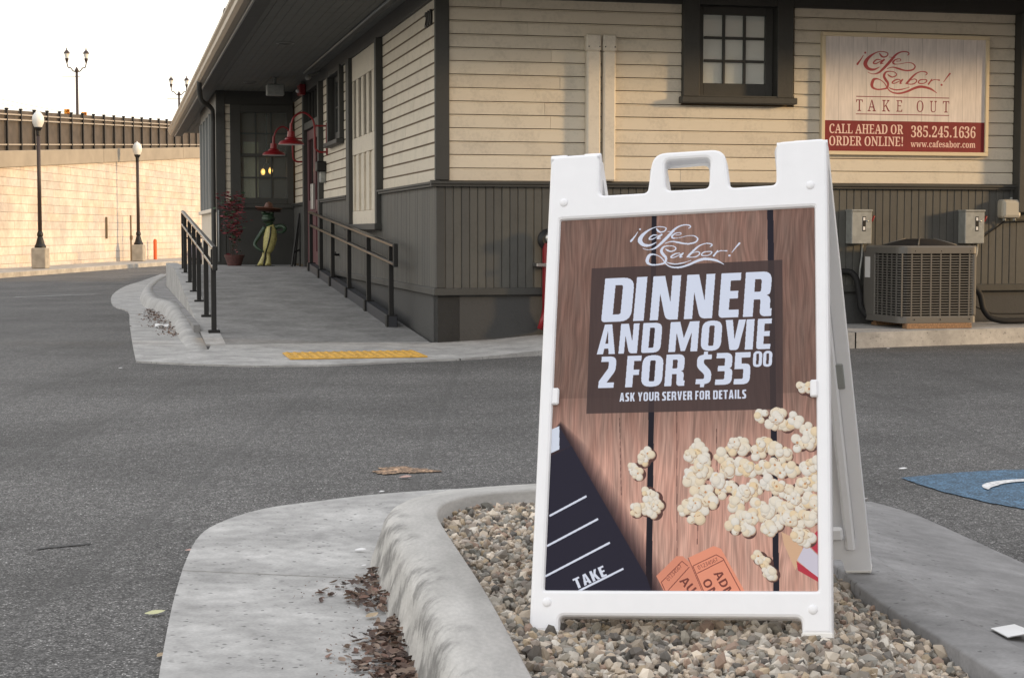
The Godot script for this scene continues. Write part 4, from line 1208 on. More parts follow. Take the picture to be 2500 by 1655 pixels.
func retaining_wall() -> void:
	rng.seed = 61
	var t := wall_frame()
	var S := FastNoiseLite.TYPE_SIMPLEX_SMOOTH
	var tan_tex := mottle(512, lin(0.60, 0.53, 0.46), [[S, 0.008, 4, 0.09, 91], [S, 0.05, 3, 0.06, 92]])
	var ms := []
	for c in [Color(1, 1, 1), Color(0.975, 0.975, 0.985), Color(0.95, 0.96, 0.98), Color(0.99, 0.975, 0.96)]: ms.append(tmat(tan_tex, 0.25, 0.95, c))
	var w := thing("retaining_wall", "long tan block retaining wall carrying a road, at the edge of the lot", "wall", t)
	var st := mb()
	bx(st, Vector3(0.456, 0.099, -0.1), Vector3(0.913, 0.1955, 0.2), 0.005)
	st.generate_normals()
	var block := st.commit()
	var rest := mb()
	var n := 0
	for k in 20:
		var s := -8.0 + (0.46 if k % 2 else 0.0)
		while s < 40.0:
			var low := 2.315 + 0.0552 * (s + 0.9)
			if k * 0.2 < low + 0.05:
				var z := rng.randf_range(-0.003, 0.003)
				if s > 1.3 and s < 20.6 and n < 300:
					inst("block", block, ms[rng.randi() % 4], w, Transform3D(Basis.IDENTITY, Vector3(s, k * 0.2, z)))
					n += 1
				else:
					bx(rest, Vector3(s + 0.455, k * 0.2 + 0.0985, -0.1 + z), Vector3(0.906, 0.194, 0.2))
			s += 0.92
	var ro := obj("outer_blocks", rest, ms[0], w)
	ro.set_meta("kind", "stuff")
	st = mb()
	bb(st, Vector3(-8, -0.1, -0.6), Vector3(41, 2.2, -0.19))
	obj("backing", st, M.concrete, w)
	var cap_m := tmat(mottle(512, lin(0.31, 0.275, 0.225), [[S, 0.01, 4, 0.06, 95]]), 0.25, 0.92)
	for i in 6:
		var s0 := -7.9 + i * 8.6
		var s1 := s0 + 8.57
		if i == 1: s1 = 9.33
		if i == 2: s0 = 9.36
		if i == 1: s0 = -7.9 + 8.6
		st = mb()
		var pts := PackedVector2Array([Vector2(s0, 2.315 + 0.0552 * s0), Vector2(s1, 2.315 + 0.0552 * s1), Vector2(s1, 2.70 + 0.0542 * s1), Vector2(s0, 2.70 + 0.0542 * s0)])
		plate(st, pts, [], -0.55, 0.07, 0.01)
		obj("parapet_panel", st, cap_m, w)
	# fence on the parapet
	var f := thing("parapet_fence", "black post and rail fence with dark screens on top of the retaining wall", "fence", t)
	var bronze := mat(Color(0.09, 0.075, 0.065), 0.6)
	var light := mat(Color(0.62, 0.58, 0.53), 0.45)
	var scr := tmat(mottle(256, lin(0.085, 0.07, 0.058), [[S, 0.02, 3, 0.12, 97]]), 0.5, 0.8)
	for i in 36:
		var s := 0.3 + i * 0.93
		st = mb()
		bb(st, Vector3(s - 0.022, 2.62 + 0.0542 * s, -0.02), Vector3(s + 0.022, 3.66 + 0.0475 * s, 0.035), 0.004)
		bb(st, Vector3(s - 0.04, 3.66 + 0.0475 * s, -0.032), Vector3(s + 0.04, 3.70 + 0.0475 * s, 0.047), 0.006)
		obj("post", st, bronze, f)
		if i < 35:
			var s1 := s + 0.93
			st = mb()
			plate(st, PackedVector2Array([Vector2(s, 2.68 + 0.0542 * s), Vector2(s1 - 0.004, 2.68 + 0.0542 * s1), Vector2(s1 - 0.004, 3.655 + 0.0475 * s1), Vector2(s, 3.655 + 0.0475 * s)]), [], -0.06, -0.045)
			obj("screen", st, scr, f)
	for r in [[3.557, 0.0462], [3.428, 0.0478], [2.845, 0.0510]]:
		st = mb()
		plate(st, PackedVector2Array([Vector2(0, r[0] - 0.016), Vector2(33, r[0] + 33 * r[1] - 0.016), Vector2(33, r[0] + 33 * r[1] + 0.016), Vector2(0, r[0] + 0.016)]), [], -0.015, 0.02)
		obj("rail", st, light, f)
	# pavement strip with its kerb in front of the wall
	st = mb()
	bb(st, Vector3(-30, -0.05, 0.06), Vector3(60, 0.11, 1.55), 0.01, t)
	structure("pavement", st, tmat(mottle(512, lin(0.36, 0.34, 0.31), [[S, 0.01, 4, 0.12, 98], [S, 0.06, 2, 0.06, 99]]), 0.3, 0.9), "concrete pavement strip in front of the retaining wall")
	# double-headed road lamps behind the fence
	double_lamp(px_at(183, 0, 89.0), 3.9, 10.72, "two-headed black street lamp nearer the middle of the retaining wall")
	double_lamp(px_at(433, 0, 110.0), 4.6, 11.2, "two-headed black street lamp beside the end of the cafe's gutter")
	for s in [[162, 272, 92.0, "taller yellow traffic signal showing above the fence"], [204, 279, 96.0, "lower yellow traffic signal beside the street lamp above the fence"]]:
		var p := px_at(s[0], s[1], s[2])
		var sg := thing("traffic_signal", s[3], "traffic light", Transform3D(Basis(Vector3.UP, 0.5), Vector3(p.x, 0, p.z)), "traffic signals beyond the fence")
		st = mb(); bb(st, Vector3(-0.05, 2.5, -0.05), Vector3(0.05, p.y - 0.4, 0.05), 0.01); obj("pole", st, M.lamp_pole, sg)
		st = mb(); bb(st, Vector3(-0.14, p.y - 0.45, -0.1), Vector3(0.14, p.y + 0.13, 0.1), 0.02); obj("housing", st, mat(Color(0.88, 0.62, 0.2), 0.5), sg)
		for k in 3:
			st = mb(true); lathe(st, [Vector2(0.08, 0), Vector2(0.08, 0.14)], 12, Transform3D(Basis(Vector3.RIGHT, PI / 2), Vector3(0, p.y - 0.34 + k * 0.18, 0.1))); obj("visor", st, mat(Color(0.8, 0.56, 0.18), 0.5), sg)
	for c in [[0, 207, 700, 318], [0, 216, 700, 330], [0, 176, 700, 120]]:
		if c[3] == 120: continue
		st = mb(true)
		var a := px_at(c[0] - 300, c[1] - 40, 130.0)
		var b := px_at(c[2], c[3], 150.0)
		var pts := []
		for i in 13:
			var q := a.lerp(b, i / 12.0)
			pts.append(q - Vector3(0, 1.3 * sin(PI * i / 12.0), 0))
		tube(st, pts, 0.018, 5)
		tag(obj("power_line", st, mat(Color(0.3, 0.3, 0.3), 0.6)), "upper of two thin power lines crossing the pale sky" if c[1] == 207 else "lower of two thin power lines crossing the pale sky", "cable", "power lines over the road")
	# a pole that shows only its tip above the eave
	var pp := px_at(548, 30, 80.0)
	var up := thing("utility_pole", "dark utility pole tip showing above the cafe's eave", "pole", Transform3D(Basis.IDENTITY, Vector3(pp.x, 0, pp.z)))
	st = mb(true); tube(st, [Vector3.ZERO, Vector3(0, pp.y - 0.1, 0)], [0.14, 0.09], 10); obj("shaft", st, M.lamp_pole, up)
	st = mb(); bb(st, Vector3(-0.06, pp.y - 0.1, -0.06), Vector3(0.32, pp.y - 0.02, 0.06), 0.01); obj("bracket", st, M.lamp_pole, up)
	st = mb(true); lathe(st, [Vector2(0.0, pp.y - 0.1), Vector2(0.12, pp.y - 0.06), Vector2(0.06, pp.y + 0.16), Vector2(0.0, pp.y + 0.24)], 10); obj("insulator", st, M.lamp_pole, up)

# a pixel of the photograph turned into a point at a given distance along the view axis
func px_at(x: float, y: float, dist: float) -> Vector3:
	var p := deg_to_rad(3.6633)
	var f := Vector3(0, -sin(p), -cos(p))
	var u := Vector3(0, cos(p), -sin(p))
	var d := f * 4100.0 + Vector3.RIGHT * (x - 1250.0) + u * (827.5 - y)
	return Vector3(0, 0.95, 0) + d * (dist / 4100.0)

func lantern(st: SurfaceTool, glass: SurfaceTool, c: Vector3) -> void:
	var t := Transform3D(Basis.from_scale(Vector3.ONE * 0.58), c)
	lathe(st, [Vector2(0.06, -0.5), Vector2(0.13, -0.28), Vector2(0.17, -0.12), Vector2(0.15, -0.06)], 10, t)
	lathe(glass, [Vector2(0.14, -0.06), Vector2(0.25, 0.40)], 10, t)
	lathe(st, [Vector2(0.31, 0.36), Vector2(0.29, 0.40), Vector2(0.14, 0.62), Vector2(0.06, 0.68), Vector2(0.05, 0.80), Vector2(0.0, 0.95)], 10, t)

func double_lamp(at: Vector3, y0: float, top: float, label: String) -> void:
	var l := thing("street_lamp", label, "street lamp", Transform3D(Basis(Vector3.UP, 0.15), Vector3(at.x, 0, at.z)), "two-headed street lamps on the raised road")
	var st := mb(true)
	tube(st, [Vector3(0, y0 - 3.0, 0), Vector3(0, top - 1.25, 0)], [0.10, 0.07], 10)
	obj("pole", st, M.lamp_pole, l)
	st = mb(true)
	lathe(st, [Vector2(0.2, y0), Vector2(0.2, y0 + 0.1), Vector2(0.12, y0 + 0.25), Vector2(0.1, y0 + 0.4)], 10)
	obj("collar", st, M.lamp_pole, l)
	st = mb(true)
	lathe(st, [Vector2(0.09, top - 1.32), Vector2(0.11, top - 1.22), Vector2(0.05, top - 1.10), Vector2(0.0, top - 1.02)], 10)
	obj("finial", st, M.lamp_pole, l)
	st = mb(); bb(st, Vector3(-0.78, top - 1.56, -0.015), Vector3(0.2, top - 1.53, 0.015)); obj("banner_arm", st, M.lamp_pole, l)
	for s in [-1.0, 1.0]:
		var a := sub("arm", l)
		st = mb(true)
		tube(st, smooth_path([Vector3(s * 0.03, top - 1.30, 0), Vector3(s * 0.18, top - 1.26, 0), Vector3(s * 0.31, top - 1.10, 0), Vector3(s * 0.44, top - 1.07, 0), Vector3(s * 0.5, top - 0.84, 0)], 4), 0.03, 8)
		obj("bracket", st, M.lamp_pole, a)
		st = mb(true)
		var g := mb(true)
		lantern(st, g, Vector3(s * 0.5, top - 0.55, 0))
		obj("lantern_frame", st, M.lamp_pole, a)
		obj("lantern_glass", g, M.globe, a)

func post_lamp(at: Vector3, h: float, label: String) -> void:
	var l := thing("post_lamp", label, "lamp post", Transform3D(Basis.IDENTITY, at), "globe lamp posts along the retaining wall")
	var st := mb()
	bx(st, Vector3(0, 0.235, 0), Vector3(0.33, 0.47, 0.33), 0.02)
	obj("concrete_base", st, M.pedestal, l)
	st = mb(true)
	lathe(st, [Vector2(0.13, 0.47), Vector2(0.13, 0.51), Vector2(0.10, 0.56), Vector2(0.075, 0.66), Vector2(0.055, 0.72), Vector2(0.07, 0.75), Vector2(0.07, 0.79), Vector2(0.05, 0.84)], 14)
	obj("foot", st, M.black, l)
	st = mb(true)
	tube(st, [Vector3(0, 0.82, 0), Vector3(0, h - 0.52, 0)], [0.048, 0.042], 12)
	obj("pole", st, M.lamp_pole, l)
	st = mb(true)
	lathe(st, [Vector2(0.045, h - 0.56), Vector2(0.05, h - 0.45), Vector2(0.09, h - 0.38), Vector2(0.085, h - 0.36)], 12)
	obj("holder", st, M.black, l)
	st = mb(true)
	lathe(st, [Vector2(0.085, h - 0.36), Vector2(0.125, h - 0.27), Vector2(0.135, h - 0.19), Vector2(0.12, h - 0.11), Vector2(0.07, h - 0.04), Vector2(0.022, h - 0.02), Vector2(0.016, h), Vector2(0.0, h + 0.02)], 18, Transform3D.IDENTITY, false)
	obj("globe", st, M.globe, l)

func street() -> void:
	post_lamp(Vector3(-10.70, 0.11, -38.1), 3.55, "black globe lamp post on a concrete base, its globe overlapping the dark fence")
	post_lamp(Vector3(-10.56, 0.11, -47.5), 3.36, "black globe lamp post on a concrete base, its globe level with the parapet")
	var st := mb(true)
	lathe(st, [Vector2(0.055, 0), Vector2(0.055, 0.56), Vector2(0.04, 0.6), Vector2(0.0, 0.62)], 10)
	var om := obj("marker_post", st, mat(Color(0.86, 0.36, 0.17), 0.5), self, Transform3D(Basis.IDENTITY, Vector3(-10.75, 0.11, -50.6)))
	tag(om, "short orange marker post standing against the tan wall", "marker post")
	st = mb(); bb(st, Vector3(-0.02, 0, -0.02), Vector3(0.02, 1.30, 0.02)); bb(st, Vector3(-0.03, 0.6, -0.03), Vector3(0.05, 0.72, 0.04))
	tag(obj("sign_post", st, mat(Color(0.5, 0.42, 0.32), 0.6), self, wall_frame() * Transform3D(Basis.IDENTITY, Vector3(11.2, 0.11, 0.25))), "thin bare metal post in front of the tan wall", "post")
	st = mb(); bb(st, Vector3(-0.02, 0, 0), Vector3(0.02, 0.6, 0.05))
	tag(obj("conduit", st, mat(Color(0.45, 0.39, 0.30), 0.6), self, wall_frame() * Transform3D(Basis.IDENTITY, Vector3(9.6, 0.75, 0.012))), "short vertical conduit fixed to the tan block wall", "conduit")
	# small scooter parked beyond the ramp
	var s := thing("parked_scooter", "small silver vehicle with a red tail light parked beyond the ramp railing", "scooter", Transform3D(Basis(Vector3.UP, 0.5), px_ground(483, 655)))
	var silver := mat(Color(0.60, 0.58, 0.66), 0.3)
	for z in [-0.42, 0.42]:
		st = mb(true); lathe(st, [Vector2(0.05, -0.05), Vector2(0.17, -0.05), Vector2(0.2, 0.0), Vector2(0.17, 0.05), Vector2(0.05, 0.05)], 16, Transform3D(Basis(Vector3.FORWARD, PI / 2), Vector3(0, 0.2, z))); obj("wheel", st, M.rubber, s)
	st = mb(true); ball(st, Vector3(0, 0.42, 0.3), Vector3(0.2, 0.2, 0.36), 14); ball(st, Vector3(0, 0.36, -0.35), Vector3(0.18, 0.26, 0.16), 14); obj("body", st, silver, s)
	st = mb(); bx(st, Vector3(0, 0.24, -0.05), Vector3(0.28, 0.08, 0.5), 0.02); obj("footboard", st, M.rubber, s)
	st = mb(true); ball(st, Vector3(0, 0.60, 0.22), Vector3(0.15, 0.07, 0.34), 12); obj("seat", st, M.rubber, s)
	st = mb(true); ball(st, Vector3(-0.02, 0.50, 0.62), Vector3(0.1, 0.05, 0.05), 10); obj("tail_light", st, mat(Color(0.72, 0.06, 0.16), 0.15), s)
	st = mb(true); tube(st, [Vector3(-0.3, 0.78, -0.34), Vector3(0.3, 0.78, -0.34)], 0.02, 8); tube(st, [Vector3(0, 0.5, -0.4), Vector3(0, 0.78, -0.34)], 0.025, 8); obj("handlebar", st, M.black, s)
	st = mb(); face(st, [Vector3(-0.17, 0.62, -0.42), Vector3(0.17, 0.62, -0.42), Vector3(0.12, 0.9, -0.34), Vector3(-0.12, 0.9, -0.34)], Vector3(0, 0, 1)); obj("windscreen", st, M.glass, s)

func px_ground(x: float, y: float, h := 0.0) -> Vector3:
	var a := px_at(x, y, 10.0)
	var o := Vector3(0, 0.95, 0)
	var d := a - o
	return o + d * ((h - 0.95) / d.y)

func shade_building() -> void:
	# unseen building added past the lot's right edge to keep sun off the lot
	var t := thing("added_shade_building", "unseen brown brick building added outside the right edge to shade the lot", "building", Transform3D(Basis.IDENTITY, Vector3(8.0, 0, 0)))
	var bm := tmat(mottle(256, lin(0.24, 0.15, 0.11), [[FastNoiseLite.TYPE_CELLULAR, 0.08, 1, 0.2, 3]]), 1.0, 0.9)
	var st := mb(); bb(st, Vector3(0, -0.02, -11.4), Vector3(9, 4.6, 7.0)); obj("wall", st, bm, t)
	st = mb(); bb(st, Vector3(-0.3, 4.6, -11.7), Vector3(9.3, 4.85, 7.3), 0.03); obj("roof", st, M.roof, t)
	for i in 4:
		st = mb(); bb(st, Vector3(-0.03, 1.2, -9.6 + i * 4.2), Vector3(0.02, 2.8, -7.9 + i * 4.2), 0.01); var w := obj("window", st, M.trim, t)
		st = mb(); bb(st, Vector3(-0.04, 1.3, -9.5 + i * 4.2), Vector3(-0.032, 2.7, -8.0 + i * 4.2)); obj("pane", st, M.pane_dark, w)

# ---------------------------------------------------------------- fittings on the cafe's walls
func on(t: Transform3D) -> Transform3D:
	return Transform3D(Basis(Vector3.UP, TH), O) * t

func at_wall(x: float, y: float, z := 0.0) -> Transform3D:
	return on(Transform3D(Basis.IDENTITY, Vector3(x, y, z)))

func wall_fittings() -> void:
	var st: SurfaceTool
	# framed take-out sign
	var s := thing("wall_sign", "framed cream and dark red take-out sign with a script logo on the siding", "sign", at_wall(3.433, 1.624, -0.018))
	var W := 1.614; var H := 1.069
	var fm := mat(Color(0.86, 0.80, 0.68), 0.5)
	for f in [[0.0, 0.0, W, 0.034], [0.0, H - 0.034, W, H], [0.0, 0.035, 0.034, H - 0.035], [W - 0.034, 0.035, W, H - 0.035]]:
		st = mb(); bb(st, Vector3(f[0], f[1], 0), Vector3(f[2], f[3], 0.045), 0.004); obj("frame_bar", st, fm, s)
	st = mb()
	quv(st, [Vector3(0.03, 0.03, 0.03), Vector3(W - 0.03, 0.03, 0.03), Vector3(W - 0.03, H - 0.03, 0.03), Vector3(0.03, H - 0.03, 0.03)], [Vector2(0, 1), Vector2(1, 1), Vector2(1, 0), Vector2(0, 0)], Vector3(0, 0, 1))
	var pm := mat(Color.WHITE, 0.6)
	pm.albedo_texture = make_wall_sign()
	obj("sign_face", st, pm, s)
	st = mb(); bb(st, Vector3(0.03, 0.03, 0.0), Vector3(W - 0.03, H - 0.03, 0.027)); obj("back_board", st, M.white, s)
	# two cable covers
	for c in [[1.290, 1.409, "cream pipe cover on the siding, the one nearer the corner board"], [1.435, 1.543, "cream pipe cover on the siding, the one nearer the window"]]:
		var p := thing("pipe_cover", c[2], "pipe cover", at_wall(c[0], 1.378, -0.019), "cream pipe covers")
		var w: float = c[1] - c[0]
		st = mb(); bb(st, Vector3(0, 0, 0), Vector3(w, 1.10, 0.075), 0.012); obj("duct", st, M.cream, p)
		st = mb(); bb(st, Vector3(-0.008, 1.095, 0), Vector3(w + 0.004, 1.235, 0.088), 0.012); obj("cap", st, M.cream, p)
		for x in [0.012, w - 0.012]:
			st = mb(true); ball(st, Vector3(x, 1.13, 0.088), Vector3(0.006, 0.006, 0.004), 8); obj("screw", st, M.black, p)
	# disconnect boxes
	for b in [[3.685, "grey electrical switch box with conduit, on the dark boards beside the sandwich board"], [4.776, "grey electrical switch box on the dark boards above the air conditioner"]]:
		var d := thing("switch_box", b[1], "electrical box", at_wall(b[0], 0.842, 0.002), "grey electrical switch boxes")
		st = mb(); bb(st, Vector3(0, 0, 0), Vector3(0.19, 0.295, 0.13), 0.005); obj("case", st, M.galv, d)
		st = mb(); bb(st, Vector3(-0.004, 0.285, 0.0), Vector3(0.194, 0.301, 0.14), 0.003); obj("lid", st, M.galv, d)
		st = mb(); bb(st, Vector3(0.1, 0.11, 0.13), Vector3(0.132, 0.24, 0.1315)); var lb := obj("warning_label", st, M.rubber, d)
		for y in [[0.12, 0.15], [0.205, 0.232]]:
			st = mb(); bb(st, Vector3(0.106, y[0], 0.1315), Vector3(0.126, y[1], 0.1325)); obj("label_print", st, M.white, lb)
		st = mb(true); tube(st, [Vector3(0.19, 0.2, 0.08), Vector3(0.215, 0.2, 0.08), Vector3(0.225, 0.245, 0.1)], 0.009, 8); obj("handle", st, M.red, d)
		st = mb(true); ball(st, Vector3(0.15, 0.2, 0.132), Vector3(0.01, 0.008, 0.006), 8); obj("hasp", st, M.steel, d)
		st = mb(true)
		if b[0] < 4.0: tube(st, smooth_path([Vector3(0.135, 0.0, 0.06), Vector3(0.13, -0.12, 0.06), Vector3(0.115, -0.22, 0.06), Vector3(0.11, -0.38, 0.05)], 4), 0.008, 8)
		else: tube(st, smooth_path([Vector3(0.16, 0.0, 0.06), Vector3(0.13, -0.1, 0.1), Vector3(0.05, -0.25, 0.14)], 4), 0.009, 8)
		obj("whip", st, M.galv, d)
	# telephone box
	var tb := thing("telephone_box", "small rounded cream utility box beside the dark pilaster board", "utility box", at_wall(5.164, 1.056, 0.002))
	st = mb(); plate(st, rounded([[0, 0.012, 0.03], [0.188, 0.012, 0.03], [0.188, 0.182, 0.03], [0, 0.182, 0.03]]), [], 0.0, 0.10, 0.03); obj("cover", st, mat(Color(0.70, 0.68, 0.63), 0.5), tb)
	for x in [0.04, 0.14]:
		st = mb(true); tube(st, [Vector3(x, 0.014, 0.05), Vector3(x, -0.01, 0.05)], 0.016, 10); obj("gland", st, M.galv, tb)
	st = mb(true); tube(st, [Vector3(0.1, 0.175, 0.06), Vector3(0.1, 0.2, 0.06)], 0.012, 8); obj("screw", st, M.galv, tb)
	for c in [[[Vector3(0.05, -0.005, 0.05), Vector3(0.0, -0.06, 0.012), Vector3(-0.12, -0.14, 0.01), Vector3(-0.26, -0.26, 0.01), Vector3(-0.33, -0.34, 0.012)], 0.006], [[Vector3(0.15, -0.005, 0.05), Vector3(0.19, -0.01, 0.02), Vector3(0.5, -0.01, 0.012), Vector3(1.6, -0.02, 0.012)], 0.009]]:
		st = mb(true); tube(st, smooth_path(c[0], 4), c[1], 8); obj("cable", st, M.rubber, tb)
	# black insulated lines
	st = mb(true); tube(st, smooth_path([Vector3(0, 0, 0), Vector3(0.28, -0.03, 0.10), Vector3(0.42, -0.12, 0.13), Vector3(0.46, -0.28, 0.16), Vector3(0.56, -0.36, 0.2), Vector3(0.9, -0.37, 0.22), Vector3(2.4, -0.36, 0.2)], 6), 0.026, 10)
	tag(obj("refrigerant_line", st, M.rubber, self, at_wall(4.42, 0.53, 0.15)), "thick black insulated hose drooping from the right of the air conditioner", "hose")
	st = mb(true); tube(st, smooth_path([Vector3(0, 0, 0), Vector3(0.2, -0.05, 0.05), Vector3(0.5, -0.20, 0.1), Vector3(0.8, -0.24, 0.1), Vector3(2.2, -0.2, 0.1)], 6), 0.007, 8)
	tag(obj("control_cable", st, M.rubber, self, at_wall(4.45, 0.45, 0.06)), "thin black cable sagging behind the thick hose by the air conditioner", "cable")
	st = mb(true); tube(st, smooth_path([Vector3(-0.6, 0, 0), Vector3(0, 0.0, 0), Vector3(0.12, -0.04, 0.05), Vector3(0.15, -0.2, 0.09), Vector3(0.16, -0.33, 0.12), Vector3(0.26, -0.42, 0.16), Vector3(0.5, -0.44, 0.2)], 6), 0.028, 10)
	tag(obj("refrigerant_line", st, M.rubber, self, at_wall(3.62, 0.60, 0.03)), "thick black insulated hose running down to the left of the air conditioner", "hose")
	air_conditioner()
	# red wall hydrant half hidden by the sandwich board
	var f := thing("standpipe", "dark red fire standpipe with a chrome dome behind the sandwich board's left edge", "standpipe", at_wall(0.945, -0.1, 0.0))
	st = mb(true); lathe(st, [Vector2(0.055, 0.30), Vector2(0.055, 0.95)], 16, Transform3D(Basis.IDENTITY, Vector3(0, 0, 0.10))); obj("barrel", st, M.red, f)
	st = mb(true); lathe(st, [Vector2(0.07, 0.22), Vector2(0.085, 0.24), Vector2(0.055, 0.40)], 16, Transform3D(Basis.IDENTITY, Vector3(0, 0, 0.10))); tube(st, [Vector3(-0.03, 0.40, 0.12), Vector3(-0.09, 0.23, 0.14)], 0.022, 10); obj("outlet", st, M.red, f)
	st = mb(true); lathe(st, [Vector2(0.095, 0.0), Vector2(0.095, 0.025), Vector2(0.06, 0.05)], 18, Transform3D(Basis(Vector3.RIGHT, PI / 2), Vector3(0, 0.98, 0.08))); obj("escutcheon", st, M.black, f)
	st = mb(true); ball(st, Vector3(0, 0.995, 0.16), Vector3(0.055, 0.055, 0.05), 16); obj("dome", st, M.steel, f)
	st = mb(); bb(st, Vector3(-0.12, 0.755, 0.0), Vector3(0.12, 0.785, 0.165), 0.004); obj("bracket", st, M.steel, f)
	# numerals beside the corner board, round the corner
	var nu := thing("house_number", "black house number on the siding high beside the corner board", "house number", on(TL * Transform3D(Basis.IDENTITY, Vector3(-0.40, 2.69, -0.018))))
	for i in 3:
		var tm := TextMesh.new(); tm.text = "200"[i]; tm.font = font(true, true); tm.font_size = 32; tm.pixel_size = 0.0055; tm.depth = 0.014
		inst("numeral", tm, M.black, nu, Transform3D(Basis.IDENTITY, Vector3((i - 1) * 0.105, 0.065, 0.008)))
	# along the wall beside the ramp
	gooseneck(-7.64, 2.06, 0.46, "red gooseneck barn lamp beside the small side window")
	gooseneck(-10.45, 2.05, 0.43, "red gooseneck barn lamp on the far side of the entrance door")
	var kb := thing("door_box", "small black mailbox on the siding beside the entrance door", "mailbox", on(TL * Transform3D(Basis.IDENTITY, Vector3(-7.98, 1.72, -0.018))))
	st = mb(); bb(st, Vector3(0, 0, 0), Vector3(0.2, 0.13, 0.12), 0.01); obj("body", st, M.black, kb)
	st = mb(); bb(st, Vector3(0.01, -0.14, 0), Vector3(0.16, -0.001, 0.07), 0.008); obj("holder", st, M.galv, kb)
	var hb := thing("garden_tap", "small dark garden tap on the dark boards above the ramp", "tap", on(TL * Transform3D(Basis.IDENTITY, Vector3(-6.38, 0.67, 0.0))))
	st = mb(true); tube(st, [Vector3(0, 0, 0), Vector3(0, 0, 0.07), Vector3(0, -0.05, 0.1)], 0.014, 8); obj("spout", st, M.black, hb)
	st = mb(true); tube(st, [Vector3(-0.035, 0.03, 0.05), Vector3(0.035, 0.03, 0.05)], 0.008, 8); tube(st, [Vector3(0, 0.0, 0.05), Vector3(0, 0.03, 0.05)], 0.007, 8); obj("handle", st, M.black, hb)
	# under the soffit
	st = mb(true); tube(st, [Vector3(-0.185, 3.032, 1.2), Vector3(-0.185, 3.032, -8.5)], 0.012, 8)
	tag(obj("soffit_conduit", st, M.drip, self, on(Transform3D.IDENTITY)), "thin grey conduit run along the soffit above the ramp", "conduit")
	for z in [-5.14, -10.26]:
		var r := thing("recessed_light", "unlit round recessed soffit light above the freight door" if z > -7.0 else "unlit round recessed soffit light close to the emergency light box", "ceiling light", on(Transform3D(Basis.IDENTITY, Vector3(-0.75, 3.048, z))), "recessed soffit lights")
		st = mb(true); lathe(st, [Vector2(0.10, 0.0), Vector2(0.10, -0.008), Vector2(0.075, -0.01)], 20); obj("trim_ring", st, M.drip, r)
		st = mb(true); lathe(st, [Vector2(0.0, -0.003), Vector2(0.075, -0.003)], 20); obj("lens", st, M.soffit, r)
	var eb := thing("emergency_light", "grey square emergency light box hanging under the soffit", "emergency light", on(Transform3D(Basis.IDENTITY, Vector3(-0.48, 2.80, -9.4))))
	st = mb(); bb(st, Vector3(-0.12, 0.0, -0.09), Vector3(0.12, 0.15, 0.09), 0.012); obj("case", st, M.galv, eb)
	st = mb(true); tube(st, [Vector3(0, 0.15, 0), Vector3(0, 0.25, 0)], 0.02, 8); obj("stem", st, M.galv, eb)
	var al := thing("alarm_strobe", "small dark red alarm strobe under the soffit beside the emergency light", "alarm", on(TL * Transform3D(Basis.IDENTITY, Vector3(-10.0, 2.92, 0.013))))
	st = mb(); bb(st, Vector3(-0.15, -0.06, 0), Vector3(0.15, 0.09, 0.09), 0.012); obj("case", st, M.red, al)
	st = mb(true); ball(st, Vector3(0.0, 0.0, 0.095), Vector3(0.05, 0.03, 0.03), 10); obj("lens", st, M.white, al)
	var cm := thing("security_camera", "small pale security camera where the soffit meets the wall", "camera", on(TL * Transform3D(Basis.IDENTITY, Vector3(-8.1, 2.97, 0.02))))
	st = mb(true); tube(st, [Vector3(-0.02, -0.02, 0.14), Vector3(0.2, -0.05, 0.18)], 0.035, 12); obj("barrel", st, M.galv, cm)
	st = mb(true); tube(st, [Vector3(0.05, 0.05, 0.0), Vector3(0.05, 0.0, 0.1), Vector3(0.07, -0.02, 0.15)], 0.014, 8); obj("mount", st, M.galv, cm)

func gooseneck(x: float, y: float, reach: float, label: String) -> void:
	var g := thing("gooseneck_lamp", label, "wall lamp", on(TL * Transform3D(Basis.IDENTITY, Vector3(x, y, -0.018))), "red gooseneck wall lamps")
	var st := mb(true)
	tube(st, smooth_path([Vector3(0, -0.10, 0.02), Vector3(0, -0.10, 0.10), Vector3(0, -0.06, 0.15), Vector3(0, 0.02, 0.16), Vector3(0, 0.22, 0.165), Vector3(0, 0.33, 0.20), Vector3(0, 0.395, 0.165 + (reach - 0.165) * 0.5), Vector3(0, 0.33, reach - 0.035), Vector3(0, 0.20, reach), Vector3(0, 0.1, reach)], 5), 0.013, 10)
	obj("neck", st, M.red, g)
	st = mb(true); tube(st, [Vector3(0, 0.23, 0.02), Vector3(0, 0.23, 0.165)], 0.012, 8); obj("stay", st, M.red, g)
	st = mb(); bb(st, Vector3(-0.02, -0.14, 0.0), Vector3(0.02, 0.27, 0.02), 0.003); obj("wall_plate", st, M.red, g)
	st = mb(true)
	lathe(st, [Vector2(0.016, 0.26), Vector2(0.022, 0.16), Vector2(0.045, 0.155), Vector2(0.05, 0.085), Vector2(0.075, 0.07), Vector2(0.085, 0.05), Vector2(0.14, 0.03), Vector2(0.163, 0.0), Vector2(0.163, -0.012)], 24, Transform3D(Basis.IDENTITY, Vector3(0, -0.0, reach)))
	var sh := obj("shade", st, M.red, g)
	st = mb(true); lathe(st, [Vector2(0.162, -0.012), Vector2(0.135, 0.024), Vector2(0.05, 0.06), Vector2(0.0, 0.06)], 24, Transform3D(Basis.IDENTITY, Vector3(0, -0.0, reach))); obj("reflector", st, M.white, sh)

